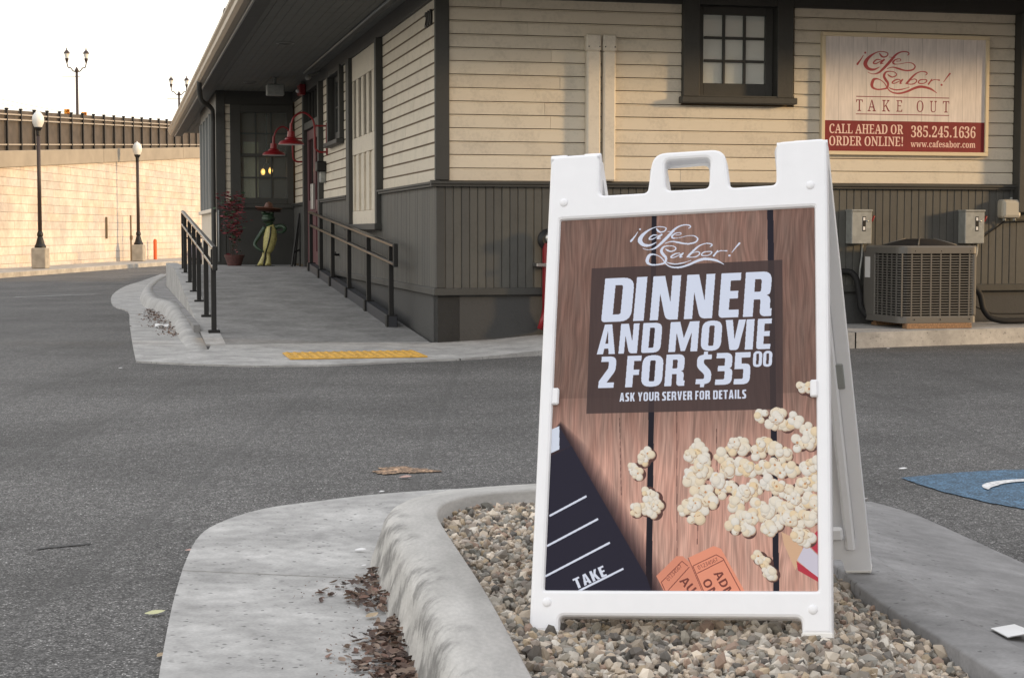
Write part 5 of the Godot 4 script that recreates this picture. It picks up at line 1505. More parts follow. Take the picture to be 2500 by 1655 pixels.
func air_conditioner() -> void:
	var a := thing("air_conditioner", "square taupe air conditioning condenser on wooden blocks on the walkway", "air conditioner", at_wall(4.165, 0.13, 0.47))
	for z in [-0.26, 0.34]:
		var st0 := mb(); bb(st0, Vector3(-0.30, 0.0, z - 0.045), Vector3(0.30, 0.045, z + 0.045), 0.004); obj("wooden_block", st0, M.wood, a)
	var h := 0.36
	var y0 := 0.047
	var y1 := 0.70
	var rr := rounded([[-h, -h, 0.10], [h, -h, 0.05], [h, h, 0.05], [-h, h, 0.10]], 6)
	var flip := Transform3D(Basis(Vector3.RIGHT, Vector3.BACK, Vector3.UP), Vector3.ZERO)  # plate's z becomes up, plate's y becomes z
	var st := mb(); plate(st, rr, [], y0, y0 + 0.055, 0.006, flip); obj("base_pan", st, M.ac, a)
	st = mb(); plate(st, inset(rr, -0.004), [], y1 - 0.065, y1, 0.014, flip); obj("top_cap", st, M.ac, a)
	st = mb(); plate(st, inset(rr, 0.03), [], y0 + 0.05, y1 - 0.06, 0.0, flip); obj("coil", st, M.dark, a)
	# pressed louvres all round
	var outer := inset(rr, 0.004)
	var inner := inset(rr, 0.018)
	st = mb()
	var rows := 24
	var gap := (y1 - 0.065 - y0 - 0.055) / rows
	for k in rows + 1:
		var y := y0 + 0.055 + k * gap
		for i in outer.size():
			var j := (i + 1) % outer.size()
			var p := [Vector3(outer[i].x, y - 0.004, outer[i].y), Vector3(outer[j].x, y - 0.004, outer[j].y), Vector3(outer[j].x, y + 0.003, outer[j].y), Vector3(outer[i].x, y + 0.003, outer[i].y)]
			var q := [Vector3(inner[i].x, y + 0.006, inner[i].y), Vector3(inner[j].x, y + 0.006, inner[j].y)]
			var mid: Vector3 = p[0] + p[1]; mid.y = 0
			face(st, p, mid)
			face(st, [p[2], p[3], q[0], q[1]], Vector3.UP)
			face(st, [p[0], p[1], q[1], q[0]], Vector3.DOWN)
	obj("louvres", st, M.ac, a)
	st = mb()
	for side in 4:
		var rot := Transform3D(Basis(Vector3.UP, side * PI / 2), Vector3.ZERO)
		for i in 8:
			var x := -0.335 + i * 0.0885
			bb(st, Vector3(x - 0.006, y0 + 0.055, h - 0.012), Vector3(x + 0.006, y1 - 0.065, h - 0.003), 0.0, rot)
	obj("louvre_posts", st, M.ac, a)
	for c in [[h - 0.03, h - 0.03], [h - 0.03, -h + 0.03]]:
		st = mb(); bb(st, Vector3(c[0] - 0.025, y0 + 0.05, c[1] - 0.03), Vector3(c[0] + 0.0285, y1 - 0.06, c[1] + 0.0285), 0.02); obj("corner_post", st, M.ac, a)
	st = mb(); bb(st, Vector3(-h - 0.002, y0 + 0.05, -h + 0.02), Vector3(-h + 0.02, y1 - 0.06, -h + 0.24), 0.004); var sp := obj("service_panel", st, M.ac, a)
	st = mb(); bb(st, Vector3(-h - 0.004, 0.42, -h + 0.05), Vector3(-h - 0.002, 0.60, -h + 0.15)); obj("rating_label", st, M.white, sp)
	for x in [-0.22, 0.02, 0.29]:
		for y in [y0 + 0.03, y1 - 0.045]:
			st = mb(true); ball(st, Vector3(x, y, h + 0.003), Vector3(0.006, 0.006, 0.003), 8); obj("screw", st, M.black, a)
	st = mb(true); lathe(st, [Vector2(0.30, y1), Vector2(0.27, y1 + 0.015), Vector2(0.12, y1 + 0.055), Vector2(0.0, y1 + 0.06)], 24); obj("fan_guard", st, M.rubber, a)
	for i in 4:
		var an := TAU * i / 4 + 0.5
		st = mb(true); tube(st, [Vector3(cos(an) * 0.31, y1 + 0.004, sin(an) * 0.31), Vector3(cos(an) * 0.12, y1 + 0.06, sin(an) * 0.12)], 0.006, 6); obj("guard_rib", st, M.ac, a)

# ---------------------------------------------------------------- ramp railings
func ramp_y(v: float) -> float:
	return 0.014 + 0.436 * clampf((v - 0.245) / 7.955, 0.0, 1.0)

func railing(label: String, u: float, vs: Array, v_start: float, v_end: float, lift: float) -> void:
	var r := thing("ramp_railing", label, "railing", Transform3D(Basis(Vector3.UP, TH), O), "black ramp railings")
	var st: SurfaceTool
	for v in vs:
		st = mb()
		bb(st, Vector3(u - 0.022, ramp_y(v) - 0.01, -v - 0.022), Vector3(u + 0.022, ramp_y(v) + 0.735, -v + 0.022), 0.004)
		var po := obj("post", st, M.black, r)
		st = mb(); bb(st, Vector3(u - 0.05, ramp_y(v) - 0.02, -v - 0.05), Vector3(u + 0.05, ramp_y(v) + lift + 0.008, -v + 0.05), 0.003); obj("foot_plate", st, M.black, po)
	for h in [0.755, 0.59]:
		st = mb()
		var a := Vector3(u, ramp_y(v_start) + h, -v_start)
		var b := Vector3(u, ramp_y(v_end) + h, -v_end)
		var bas := Basis.looking_at(b - a, Vector3.UP)
		bx(st, Vector3.ZERO, Vector3(0.045, 0.03, (b - a).length()), 0.007, Transform3D(bas, (a + b) / 2))
		obj("rail", st, M.gloss_black, r)
	st = mb()
	bb(st, Vector3(u - 0.021, ramp_y(v_start) + 0.565, -v_start + 0.001), Vector3(u + 0.021, ramp_y(v_start) + 0.775, -v_start + 0.04), 0.006)
	obj("end_bar", st, M.black, r)

func railings() -> void:
	railing("black metal handrail along the open edge of the ramp, on its concrete side wall", -1.785, [1.09, 2.39, 3.88, 5.0, 6.17, 7.54, 8.2], 0.86, 8.22, 0.02)
	railing("black metal handrail along the cafe wall, beside the ramp", -0.16, [1.42, 2.85, 4.3, 5.75, 6.9, 8.0], 1.18, 8.1, 0.1)
	var st := mb()
	var a := [Vector3(-0.19, 0, 0), Vector3(-0.10, 0, 0)]
	var pts := []
	for v in [1.36, 8.1]: pts.append([Vector3(-0.19, ramp_y(v) + 0.10, -v), Vector3(-0.115, ramp_y(v) + 0.10, -v), Vector3(-0.115, ramp_y(v) - 0.02, -v), Vector3(-0.19, ramp_y(v) - 0.02, -v)])
	for i in 4: face(st, [pts[0][i], pts[0][(i + 1) % 4], pts[1][(i + 1) % 4], pts[1][i]], [Vector3.UP, Vector3.RIGHT, Vector3.DOWN, Vector3.LEFT][i])
	face(st, pts[0], Vector3.BACK)
	tag(obj("ramp_edge_plate", st, mat(Color(0.17, 0.18, 0.21), 0.45), self, Transform3D(Basis(Vector3.UP, TH), O)), "dark steel edge plate at the foot of the wall-side handrail", "edge plate")

# ---------------------------------------------------------------- porch
func porch() -> void:
	var st: SurfaceTool
	# the two lit globes behind the porch window
	var l := thing("globe_pendant", "lit lamp with two warm globes behind the dark porch window", "lamp", on(TE * Transform3D(Basis.IDENTITY, Vector3(-0.385, 1.86, -0.22))))
	for i in 2:
		var c := Vector3(-0.058 + i * 0.116, -0.008 + i * 0.02, 0)
		st = mb(true); ball(st, c, Vector3(0.034, 0.052, 0.034), 14)
		var gm := mat(Color(1.0, 0.88, 0.6), 0.4)
		gm.emission_enabled = true
		gm.emission = Color(1.0, 0.80, 0.45)
		gm.emission_energy_multiplier = 0.75
		obj("globe", st, gm, l)
		st = mb(true); tube(st, [c + Vector3(0, 0.045, 0), c + Vector3(0, 0.09, 0), Vector3(0, 0.13, 0)], 0.008, 8); obj("arm", st, M.black, l)
		var om := OmniLight3D.new()
		om.name = "bulb"
		om.position = c + Vector3(0, 0, 0.05)
		om.light_color = Color(1.0, 0.8, 0.48)
		om.light_energy = 0.008
		om.omni_range = 6.0
		om.omni_attenuation = 2.0
		om.light_size = 0.03
		om.shadow_enabled = true
		l.add_child(om, true)
	st = mb(true); tube(st, [Vector3(0, 0.13, 0), Vector3(0, 0.99, 0)], 0.008, 8); obj("stem", st, M.black, l)
	# terracotta pot with a spindly red-flowering plant
	rng.seed = 71
	var p := thing("potted_plant", "spindly red-leaved plant in a maroon pot on the porch", "potted plant", on(Transform3D(Basis.IDENTITY, Vector3(-0.95, 0.45, -11.0))))
	st = mb(true); lathe(st, [Vector2(0.0, 0.0), Vector2(0.10, 0.0), Vector2(0.135, 0.12), Vector2(0.14, 0.12), Vector2(0.15, 0.16), Vector2(0.13, 0.16), Vector2(0.12, 0.13), Vector2(0.0, 0.13)], 20); obj("pot", st, tmat(mottle(128, lin(0.10, 0.045, 0.04), [[FastNoiseLite.TYPE_SIMPLEX_SMOOTH, 0.05, 2, 0.2, 4]]), 3.0, 0.8), p)
	var lf := mb()
	var lg := mb()
	for i in 6:
		var q := Vector3(rng.randf_range(-0.05, 0.05), 0.12, rng.randf_range(-0.05, 0.05))
		var pts := [q]
		var d := Vector3(rng.randf_range(-0.35, 0.25), 1, rng.randf_range(-0.2, 0.2)).normalized()
		for k in 7:
			q += d * rng.randf_range(0.10, 0.15)
			d = (d + Vector3(rng.randf_range(-0.25, 0.25), 0.1, rng.randf_range(-0.2, 0.2))).normalized()
			pts.append(q)
			for m in (16 if k > 1 else 2):
				var c := q + Vector3(rng.randfn(0, 0.05), rng.randfn(0, 0.06), rng.randfn(0, 0.05))
				var bas := Basis.from_euler(Vector3(rng.randf() * TAU, rng.randf() * TAU, 0))
				var s2 := rng.randf_range(0.014, 0.03)
				face(lg if rng.randf() < 0.22 else lf, [c + bas * Vector3(-s2 * 1.6, 0, 0), c + bas * Vector3(0, s2 * 0.6, 0.005), c + bas * Vector3(s2 * 1.6, 0, 0), c + bas * Vector3(0, -s2 * 0.6, 0.005)], Vector3.UP)
		st = mb(true); tube(st, pts, 0.004, 6); obj("stem", st, mat(lin(0.06, 0.04, 0.03), 0.8), p)
	obj("red_leaves", lf, mat(lin(0.17, 0.02, 0.03), 0.6), p).set_meta("kind", "stuff")
	obj("green_leaves", lg, mat(lin(0.03, 0.07, 0.03), 0.6), p).set_meta("kind", "stuff")
	statue()
	# folded black stand leaning by the wall
	var sd := thing("folded_stand", "folded black metal stand leaning beside the entrance on the porch", "stand", on(Transform3D(Basis.IDENTITY, Vector3(-0.12, 0.45, -10.25))))
	for q in [[Vector3(0.04, 0, 0.06), Vector3(0.045, 0.76, 0.0)], [Vector3(-0.08, 0, 0.1), Vector3(0.04, 0.76, 0.0)], [Vector3(0.0, 0, -0.25), Vector3(0.045, 0.74, -0.02)]]:
		st = mb(); tube(st, q, 0.016, 6); obj("leg", st, M.black, sd)
	st = mb(); tube(st, [Vector3(-0.05, 0.2, 0.08), Vector3(0.04, 0.24, 0.05)], 0.012, 6); obj("brace", st, M.black, sd)
	# white conduit on the porch corner
	st = mb(true); tube(st, [Vector3(-1.13, 0.5, -11.70), Vector3(-1.13, 1.27, -11.70)], 0.014, 8)
	tag(obj("corner_conduit", st, M.drip, self, on(Transform3D.IDENTITY)), "pale vertical conduit at the porch corner behind the red plant", "conduit")

func statue() -> void:
	var s := thing("frog_statue", "painted metal frog figure in a sombrero and yellow trousers on the porch", "statue", on(Transform3D(Basis(Vector3.UP, -0.25), Vector3(-0.50, 0.45, -10.75))))
	var st := mb(true)
	var yel := tmat(mottle(128, lin(0.45, 0.41, 0.16), [[FastNoiseLite.TYPE_SIMPLEX_SMOOTH, 0.05, 3, 0.16, 5]]), 5.0, 0.45)
	var grn := tmat(mottle(128, lin(0.025, 0.055, 0.03), [[FastNoiseLite.TYPE_SIMPLEX_SMOOTH, 0.05, 3, 0.3, 6]]), 5.0, 0.4)
	# one bent figure: torso, hips, knees, feet
	var spine := [[Vector3(0.055, 0.60, 0), 0.045], [Vector3(0.065, 0.52, 0), 0.085], [Vector3(0.055, 0.40, 0.01), 0.10], [Vector3(0.03, 0.27, 0.02), 0.085], [Vector3(0.0, 0.19, 0.03), 0.05]]
	var pts := []
	var rad := []
	for q in spine:
		pts.append(q[0]); rad.append(q[1])
	var pp := smooth_path(pts, 4)
	var rr := []
	for i in pp.size():
		var f := float(i) / 4.0
		var k := mini(int(f), 3)
		rr.append(lerpf(rad[k], rad[k + 1], f - k))
	tube(st, pp, rr, 16)
	for q in [[Vector3(-0.02, 0.20, 0.03), Vector3(-0.04, 0.12, 0.04), Vector3(-0.075, 0.03, 0.05), Vector3(-0.08, 0.0, 0.07)], [Vector3(0.02, 0.20, 0.03), Vector3(0.03, 0.11, 0.04), Vector3(0.025, 0.03, 0.05), Vector3(0.03, 0.0, 0.07)]]:
		tube(st, smooth_path(q, 3), [0.042, 0.034, 0.032, 0.034, 0.038, 0.042, 0.045, 0.048, 0.05, 0.05], 12)
	obj("trousers", st, yel, s)
	st = mb(true)
	tube(st, smooth_path([Vector3(0.075, 0.57, 0.082), Vector3(0.07, 0.45, 0.108), Vector3(0.04, 0.32, 0.112), Vector3(0.0, 0.2, 0.082), Vector3(-0.02, 0.1, 0.08), Vector3(-0.03, 0.01, 0.09)], 4), 0.011, 8)
	obj("stripe", st, M.black, s)
	st = mb(true)
	ball(st, Vector3(0.03, 0.68, 0.02), Vector3(0.10, 0.07, 0.10), 16)
	ball(st, Vector3(0.03, 0.72, 0.03), Vector3(0.085, 0.05, 0.085), 16)
	for x in [-0.03, 0.09]: ball(st, Vector3(x, 0.77, 0.06), Vector3(0.035, 0.035, 0.035), 12)
	tube(st, [Vector3(0.05, 0.58, 0.0), Vector3(0.04, 0.66, 0.01)], 0.055, 12)
	obj("head", st, grn, s)
	st = mb(true)
	tube(st, smooth_path([Vector3(-0.07, 0.675, 0.07), Vector3(-0.02, 0.655, 0.115), Vector3(0.05, 0.655, 0.12), Vector3(0.11, 0.675, 0.085)], 4), 0.009, 8)
	obj("mouth", st, M.black, s)
	for a in [[Vector3(-0.02, 0.56, 0.0), Vector3(-0.10, 0.44, 0.02), Vector3(-0.16, 0.33, 0.06), Vector3(-0.13, 0.27, 0.10), Vector3(-0.05, 0.22, 0.12)], [Vector3(0.13, 0.56, 0.0), Vector3(0.22, 0.58, 0.02), Vector3(0.28, 0.54, 0.05), Vector3(0.25, 0.49, 0.09), Vector3(0.19, 0.49, 0.1)]]:
		st = mb(true)
		var ap := smooth_path(a, 4)
		var ar := []
		for i in ap.size(): ar.append(lerpf(0.038, 0.014, float(i) / ap.size()))
		tube(st, ap, ar, 10)
		for k in 3: tube(st, [ap[-1], ap[-1] + (ap[-1] - ap[-3]).normalized() * 0.03 + Vector3(0, (k - 1) * 0.014, 0.01)], [0.008, 0.005], 6)
		obj("arm", st, grn, s)
	st = mb(true)
	lathe(st, [Vector2(0.19, 0.035), Vector2(0.20, 0.025), Vector2(0.15, -0.01), Vector2(0.07, -0.01), Vector2(0.065, 0.05), Vector2(0.045, 0.10), Vector2(0.0, 0.115)], 24, Transform3D(Basis(Vector3(0, 0, 1), -0.08), Vector3(0.035, 0.815, 0.02)))
	var ht := obj("sombrero", st, mat(lin(0.12, 0.05, 0.03), 0.5), s)
	st = mb(true); lathe(st, [Vector2(0.0, -0.012), Vector2(0.16, -0.024), Vector2(0.20, -0.004)], 24, Transform3D(Basis(Vector3(0, 0, 1), -0.08), Vector3(0.035, 0.812, 0.02))); obj("brim_underside", st, mat(lin(0.05, 0.015, 0.015), 0.6), ht)
	st = mb(); bx(st, Vector3(-0.02, 0.004, 0.05), Vector3(0.26, 0.008, 0.18), 0.003); obj("base_plate", st, M.black, s)
# ---------------------------------------------------------------- planted island in front
var inner_path: Array
func island() -> void:
	rng.seed = 81
	var ip := [0.16, -2.2, 0.09, -2.6, 0.04, -2.97, -0.013, -3.38, -0.065, -3.76, -0.134, -4.2, -0.19, -4.56, -0.212, -4.76, -0.194, -4.94, -0.112, -5.08, 0.064, -5.18, 0.35, -5.25, 0.60, -5.22, 0.76, -5.08, 0.815, -4.8, 0.82, -4.4, 0.828, -4.03, 0.853, -3.73, 0.895, -3.46, 0.935, -3.16, 1.0, -2.7, 1.06, -2.2]
	inner_path = smooth_path(V3s(ip), 5)
	var hs := []
	for i in inner_path.size():
		var f := float(i) / 5.0
		hs.append(lerpf(1.0, 0.69, clampf((f - 11.0) / 4.0, 0.0, 1.0)))
	var st := mb(true)
	var prof := [[0.0, -0.02], [0.0, 0.142], [0.006, 0.15], [0.10, 0.15], [0.125, 0.147], [0.142, 0.138], [0.155, 0.12], [0.164, 0.09], [0.186, 0.03], [0.2, -0.02]]
	sweep(st, inner_path.slice(0, 65), prof, hs.slice(0, 65))
	structure("island_kerb", st, M.kerb, "rounded concrete kerb around the gravel island")
	st = mb(true)
	sweep(st, inner_path.slice(64), prof, hs.slice(64))
	structure("island_kerb", st, M.concrete_dark, "low plain stretch of the island kerb beside the blue bay")
	# gutter pan in two pours
	var o1 := smooth_path(V3s([-0.5, -2.2, -0.59, -2.6, -0.66, -3.0, -0.751, -3.53, -0.845, -4.12, -0.905, -4.55]), 4)
	var i1 := smooth_path(V3s([-0.02, -2.2, -0.08, -2.6, -0.13, -2.97, -0.18, -3.4, -0.24, -3.8, -0.365, -4.50]), 4)
	var o2 := smooth_path(V3s([-0.907, -4.562, -0.954, -5.02, -0.939, -5.30, -0.838, -5.58, -0.665, -5.75, -0.423, -5.93, 0.0, -6.08, 0.5, -6.12, 0.95, -6.02, 1.244, -5.81]), 4)
	var i2 := smooth_path(V3s([-0.366, -4.512, -0.37, -4.8, -0.37, -4.95, -0.33, -5.10, -0.2, -5.22, -0.05, -5.3, 0.1, -5.33, 0.4, -5.4, 0.7, -5.36, 0.86, -5.22]), 4)
	st = mb(); strip(st, o1, i1, 0.022, 0.008); structure("gutter_pan", st, M.concrete, "pale concrete gutter beside the island kerb")
	st = mb(); strip(st, o2, i2, 0.022, 0.008); structure("gutter_pan", st, M.concrete, "pale concrete gutter round the nose of the island")
	# low slab on the far side, falling from the kerb to the bay
	var so := smooth_path(V3s([1.25, -5.80, 1.34, -5.53, 1.40, -5.1, 1.451, -4.71, 1.53, -4.1, 1.62, -3.4, 1.8, -2.2]), 4)
	var si := smooth_path(V3s([0.88, -5.2, 0.915, -4.85, 0.92, -4.5, 0.927, -4.2, 0.95, -3.78, 0.99, -3.48, 1.155, -2.2]), 4)
	st = mb(); strip(st, so, si, 0.012, 0.098); structure("gutter_slab", st, M.concrete_dark, "low concrete slab falling from the kerb to the blue bay")
	# soil under the stones
	var pg := PackedVector2Array()
	var sheet_pts := []
	for p in inner_path:
		pg.append(Vector2(p.x, p.z)); sheet_pts.append(Vector2(p.x, p.z))
	st = mb(); sheet(st, sheet_pts, 0.055); structure("island_soil", st, M.soil, "soil under the gravel")
	# crushed stone
	var g := tag(Node3D.new(), "mixed grey and tan crushed stone filling the island", "gravel", "", "stuff")
	g.name = numbered("gravel")
	add_child(g)
	var pal := [[0.399, 0.337, 0.265], [0.484, 0.407, 0.319], [0.311, 0.262, 0.21], [0.25, 0.223, 0.191], [0.162, 0.15, 0.135], [0.549, 0.455, 0.354], [0.433, 0.34, 0.262], [0.319, 0.229, 0.178], [0.282, 0.255, 0.211], [0.652, 0.574, 0.474], [0.115, 0.103, 0.091], [0.432, 0.345, 0.24], [0.212, 0.181, 0.154], [0.372, 0.318, 0.27], [0.557, 0.479, 0.387], [0.203, 0.196, 0.173], [0.286, 0.27, 0.239], [0.502, 0.459, 0.398], [0.36, 0.336, 0.295], [0.582, 0.541, 0.474], [0.522, 0.471, 0.406]]
	var meshes := []
	for k in 8: meshes.append(stone(200 + k))
	var lists := [[], [], [], [], [], [], [], []]
	var x := -0.25
	var step := 0.0145
	while x < 1.08:
		var z := -5.3
		while z < -2.2:
			var layers := 2 if rng.randf() < 0.7 else 1
			for ly in layers:
				var q := Vector2(x + rng.randf_range(-0.012, 0.012), z + rng.randf_range(-0.012, 0.012))
				if Geometry2D.is_point_in_polygon(q, pg):
					var s := rng.randf_range(0.006, 0.0135) * (1.5 if rng.randf() < 0.14 else 1.0)
					var y := gravel_y(q.x, q.y) - 0.013 + ly * rng.randf_range(0.004, 0.015) + rng.randf_range(-0.005, 0.005)
					var bas := Basis.from_euler(Vector3(rng.randf() * TAU, rng.randf() * TAU, rng.randf() * TAU)) * Basis.from_scale(Vector3(s * rng.randf_range(0.9, 1.5), s * rng.randf_range(0.6, 0.9), s * rng.randf_range(0.8, 1.15)))
					var c: Array = pal[rng.randi() % pal.size()]
					var v := rng.randf_range(0.75, 1.2)
					lists[rng.randi() % 8].append([Transform3D(bas, Vector3(q.x, y, q.y)), Color(c[0] * v, c[1] * v, c[2] * v)])
			z += step
		x += step
	var sm := mat(Color.WHITE, 0.9)
	sm.vertex_color_use_as_albedo = true
	for k in 8:
		var mm := MultiMesh.new()
		mm.transform_format = MultiMesh.TRANSFORM_3D
		mm.use_colors = true
		mm.mesh = meshes[k]
		mm.instance_count = lists[k].size()
		for i in lists[k].size():
			mm.set_instance_transform(i, lists[k][i][0])
			mm.set_instance_color(i, lists[k][i][1])
		var mi := MultiMeshInstance3D.new()
		mi.multimesh = mm
		mi.material_override = sm
		mi.name = "stones"
		mi.set_meta("kind", "stuff")
		g.add_child(mi, true)

func gravel_y(x: float, z: float) -> float:
	var y := 0.108
	y += 0.018 * smoothstep(0.1, 0.55, x)
	y -= 0.055 * smoothstep(0.62, 0.86, x)
	y += 0.006 * sin(x * 9.0 + z * 5.0) + 0.005 * sin(z * 11.0 - x * 4.0)
	return y

func stone(sd: int) -> Mesh:
	# crushed rock: a twenty-faced lump with its corners pushed in and out
	var r := RandomNumberGenerator.new()
	r.seed = sd
	var g := (1.0 + sqrt(5.0)) / 2.0
	var v := []
	for a in [-1.0, 1.0]:
		for b in [-g, g]: v.append_array([Vector3(0, a, b), Vector3(a, b, 0), Vector3(b, 0, a)])
	for i in v.size(): v[i] = v[i].normalized() * r.randf_range(0.70, 1.2)
	var st := mb()
	for i in 12:
		for k in range(i + 1, 12):
			for m in range(k + 1, 12):
				var A: Vector3 = v[i].normalized(); var Bv: Vector3 = v[k].normalized(); var Cv: Vector3 = v[m].normalized()
				if A.dot(Bv) > 0.4 and Bv.dot(Cv) > 0.4 and A.dot(Cv) > 0.4: face(st, [v[i], v[k], v[m]], v[i] + v[k] + v[m])
	st.generate_normals()
	return st.commit()

# ---------------------------------------------------------------- sandwich board
func board_frame(parent: Node, called: String, t: Transform3D) -> MeshInstance3D:
	var outer := rounded([[-0.3175, 0.0, 0.006], [-0.252, 0.0, 0.006], [-0.252, 0.033, 0.012], [0.254, 0.033, 0.012], [0.256, 0.0, 0.006], [0.3175, 0.0, 0.006], [0.3175, 1.108, 0.02], [0.204, 1.106, 0.014], [0.204, 1.001, 0.012], [0.1, 1.0, 0.012], [0.088, 1.097, 0.032], [-0.077, 1.097, 0.032], [-0.087, 0.999, 0.012], [-0.198, 0.999, 0.012], [-0.2, 1.104, 0.014], [-0.3175, 1.104, 0.02]], 6)
	var win := rounded([[-0.2875, 0.089, 0.004], [0.2885, 0.089, 0.004], [0.2875, 0.942, 0.004], [-0.2875, 0.942, 0.004]], 2)
	var hole := rounded([[-0.044, 1.002, 0.012], [0.053, 1.002, 0.012], [0.055, 1.076, 0.014], [-0.048, 1.076, 0.014]], 5)
	var st := mb()
	plate(st, outer, [win, hole], -0.034, 0.0, 0.0075)
	return obj(called, st, M.plastic, parent, t)

func sandwich_board() -> void:
	var bas := Basis.from_euler(Vector3(-0.3907, -0.2715, 0.054))
	var root := Transform3D(bas, Vector3(0.3421, 0.1215, -3.4271))
	var s := thing("sandwich_board", "white plastic sandwich board with a dinner and movie poster, standing in the gravel", "sandwich board", root)
	board_frame(s, "front_frame", Transform3D.IDENTITY)
	# poster
	var st := mb()
	quv(st, [Vector3(-0.2875, 0.089, -0.007), Vector3(0.2885, 0.089, -0.007), Vector3(0.2875, 0.942, -0.007), Vector3(-0.2875, 0.942, -0.007)], [Vector2(0, 1), Vector2(1, 1), Vector2(1, 0), Vector2(0, 0)], Vector3(0, 0, 1))
	var pm := mat(Color.WHITE, 0.5)
	pm.metallic_specular = 0.25
	pm.albedo_texture = make_poster()
	obj("poster", st, pm, s)
	st = mb(); bb(st, Vector3(-0.287, 0.09, -0.02), Vector3(0.287, 0.941, -0.0085)); obj("poster_backing", st, M.plastic_edge, s)
	for c in [[-0.281, 0.984], [0.279, 0.993], [-0.28, 0.062], [0.278, 0.05]]:
		st = mb(true); ball(st, Vector3(c[0], c[1], -0.001), Vector3(0.0105, 0.0105, 0.005), 16); obj("stud", st, M.plastic, s)
	for c in [[-0.289, 0.5, -0.2735, 0.538], [0.2755, 0.503, 0.292, 0.541]]:
		st = mb(); bb(st, Vector3(c[0], c[1], -0.008), Vector3(c[2], c[3], 0.003), 0.003); obj("clip", st, M.plastic, s)
	for c in [[-0.319, -0.2505], [0.2545, 0.319]]:
		st = mb(); bb(st, Vector3(c[0], -0.010, -0.036), Vector3(c[1], 0.004, 0.002), 0.003); obj("foot_pad", st, M.plastic_edge, s)
	# hinge knuckles across the two towers
	for c in [[-0.317, -0.281, 1], [-0.279, -0.240, 0], [-0.238, -0.201, 1], [0.205, 0.241, 0], [0.243, 0.280, 1], [0.282, 0.317, 0]]:
		st = mb(true); tube(st, [Vector3(c[0], 1.094, -0.017), Vector3(c[1], 1.094, -0.017)], 0.0165 if c[2] else 0.0145, 14)
		obj("hinge_knuckle", st, M.plastic, s)
	# rear leaf, hinged at the top
	var hinge := root * Vector3(0, 1.094, -0.034)
	var bb2 := Basis.from_euler(Vector3(-0.350, -0.2715 + PI, -0.080))
	var back := root.affine_inverse() * Transform3D(bb2, hinge - bb2 * Vector3(0, 1.094, -0.020))
	var bf := board_frame(s, "rear_frame", back)
	st = mb(); bb(st, Vector3(-0.287, 0.09, -0.016), Vector3(0.287, 0.941, -0.007)); obj("rear_sheet", st, M.plastic, bf)
	for sx in [-1.0, 1.0]:
		st = mb(); bb(st, Vector3(sx * 0.287, 0.06, -0.044), Vector3(sx * 0.262, 1.0, -0.034), 0.006); obj("inner_rib", st, M.plastic, bf)
		st = mb(); bb(st, Vector3(sx * 0.26, 0.093, -0.05), Vector3(sx * 0.21, 0.13, -0.0345), 0.006); obj("inner_catch", st, M.plastic, bf)
		st = mb(); bb(st, Vector3(sx * 0.3175, -0.008, -0.035), Vector3(sx * 0.254, 0.003, 0.001), 0.003); obj("rear_foot_pad", st, M.plastic_edge, bf)
	st = mb(); bb(st, Vector3(-0.302, 0.50, -0.040), Vector3(-0.274, 0.565, -0.0345), 0.002); obj("latch_plate", st, M.galv, bf)

# ---------------------------------------------------------------- litter
func leaf_mesh(sd: int) -> Mesh:
	var r := RandomNumberGenerator.new()
	r.seed = sd
	var st := mb()
	var L := 1.0
	var w := r.randf_range(0.42, 0.72)
	var curl := r.randf_range(0.1, 0.5)
	var rows := 5
	var prev := []
	for i in rows + 1:
		var t := float(i) / rows
		var hw := w * sin(PI * clampf(t * 0.92 + 0.06, 0, 1)) * 0.5
		var y := curl * (t - 0.5) * (t - 0.5)
		var p := [Vector3((t - 0.5) * L, y + hw * 0.5, -hw), Vector3((t - 0.5) * L, y, 0), Vector3((t - 0.5) * L, y + hw * 0.5, hw)]
		if prev:
			for k in 2: face(st, [prev[k], prev[k + 1], p[k + 1], p[k]], Vector3.UP)
		prev = p
	st.generate_normals()
	return st.commit()

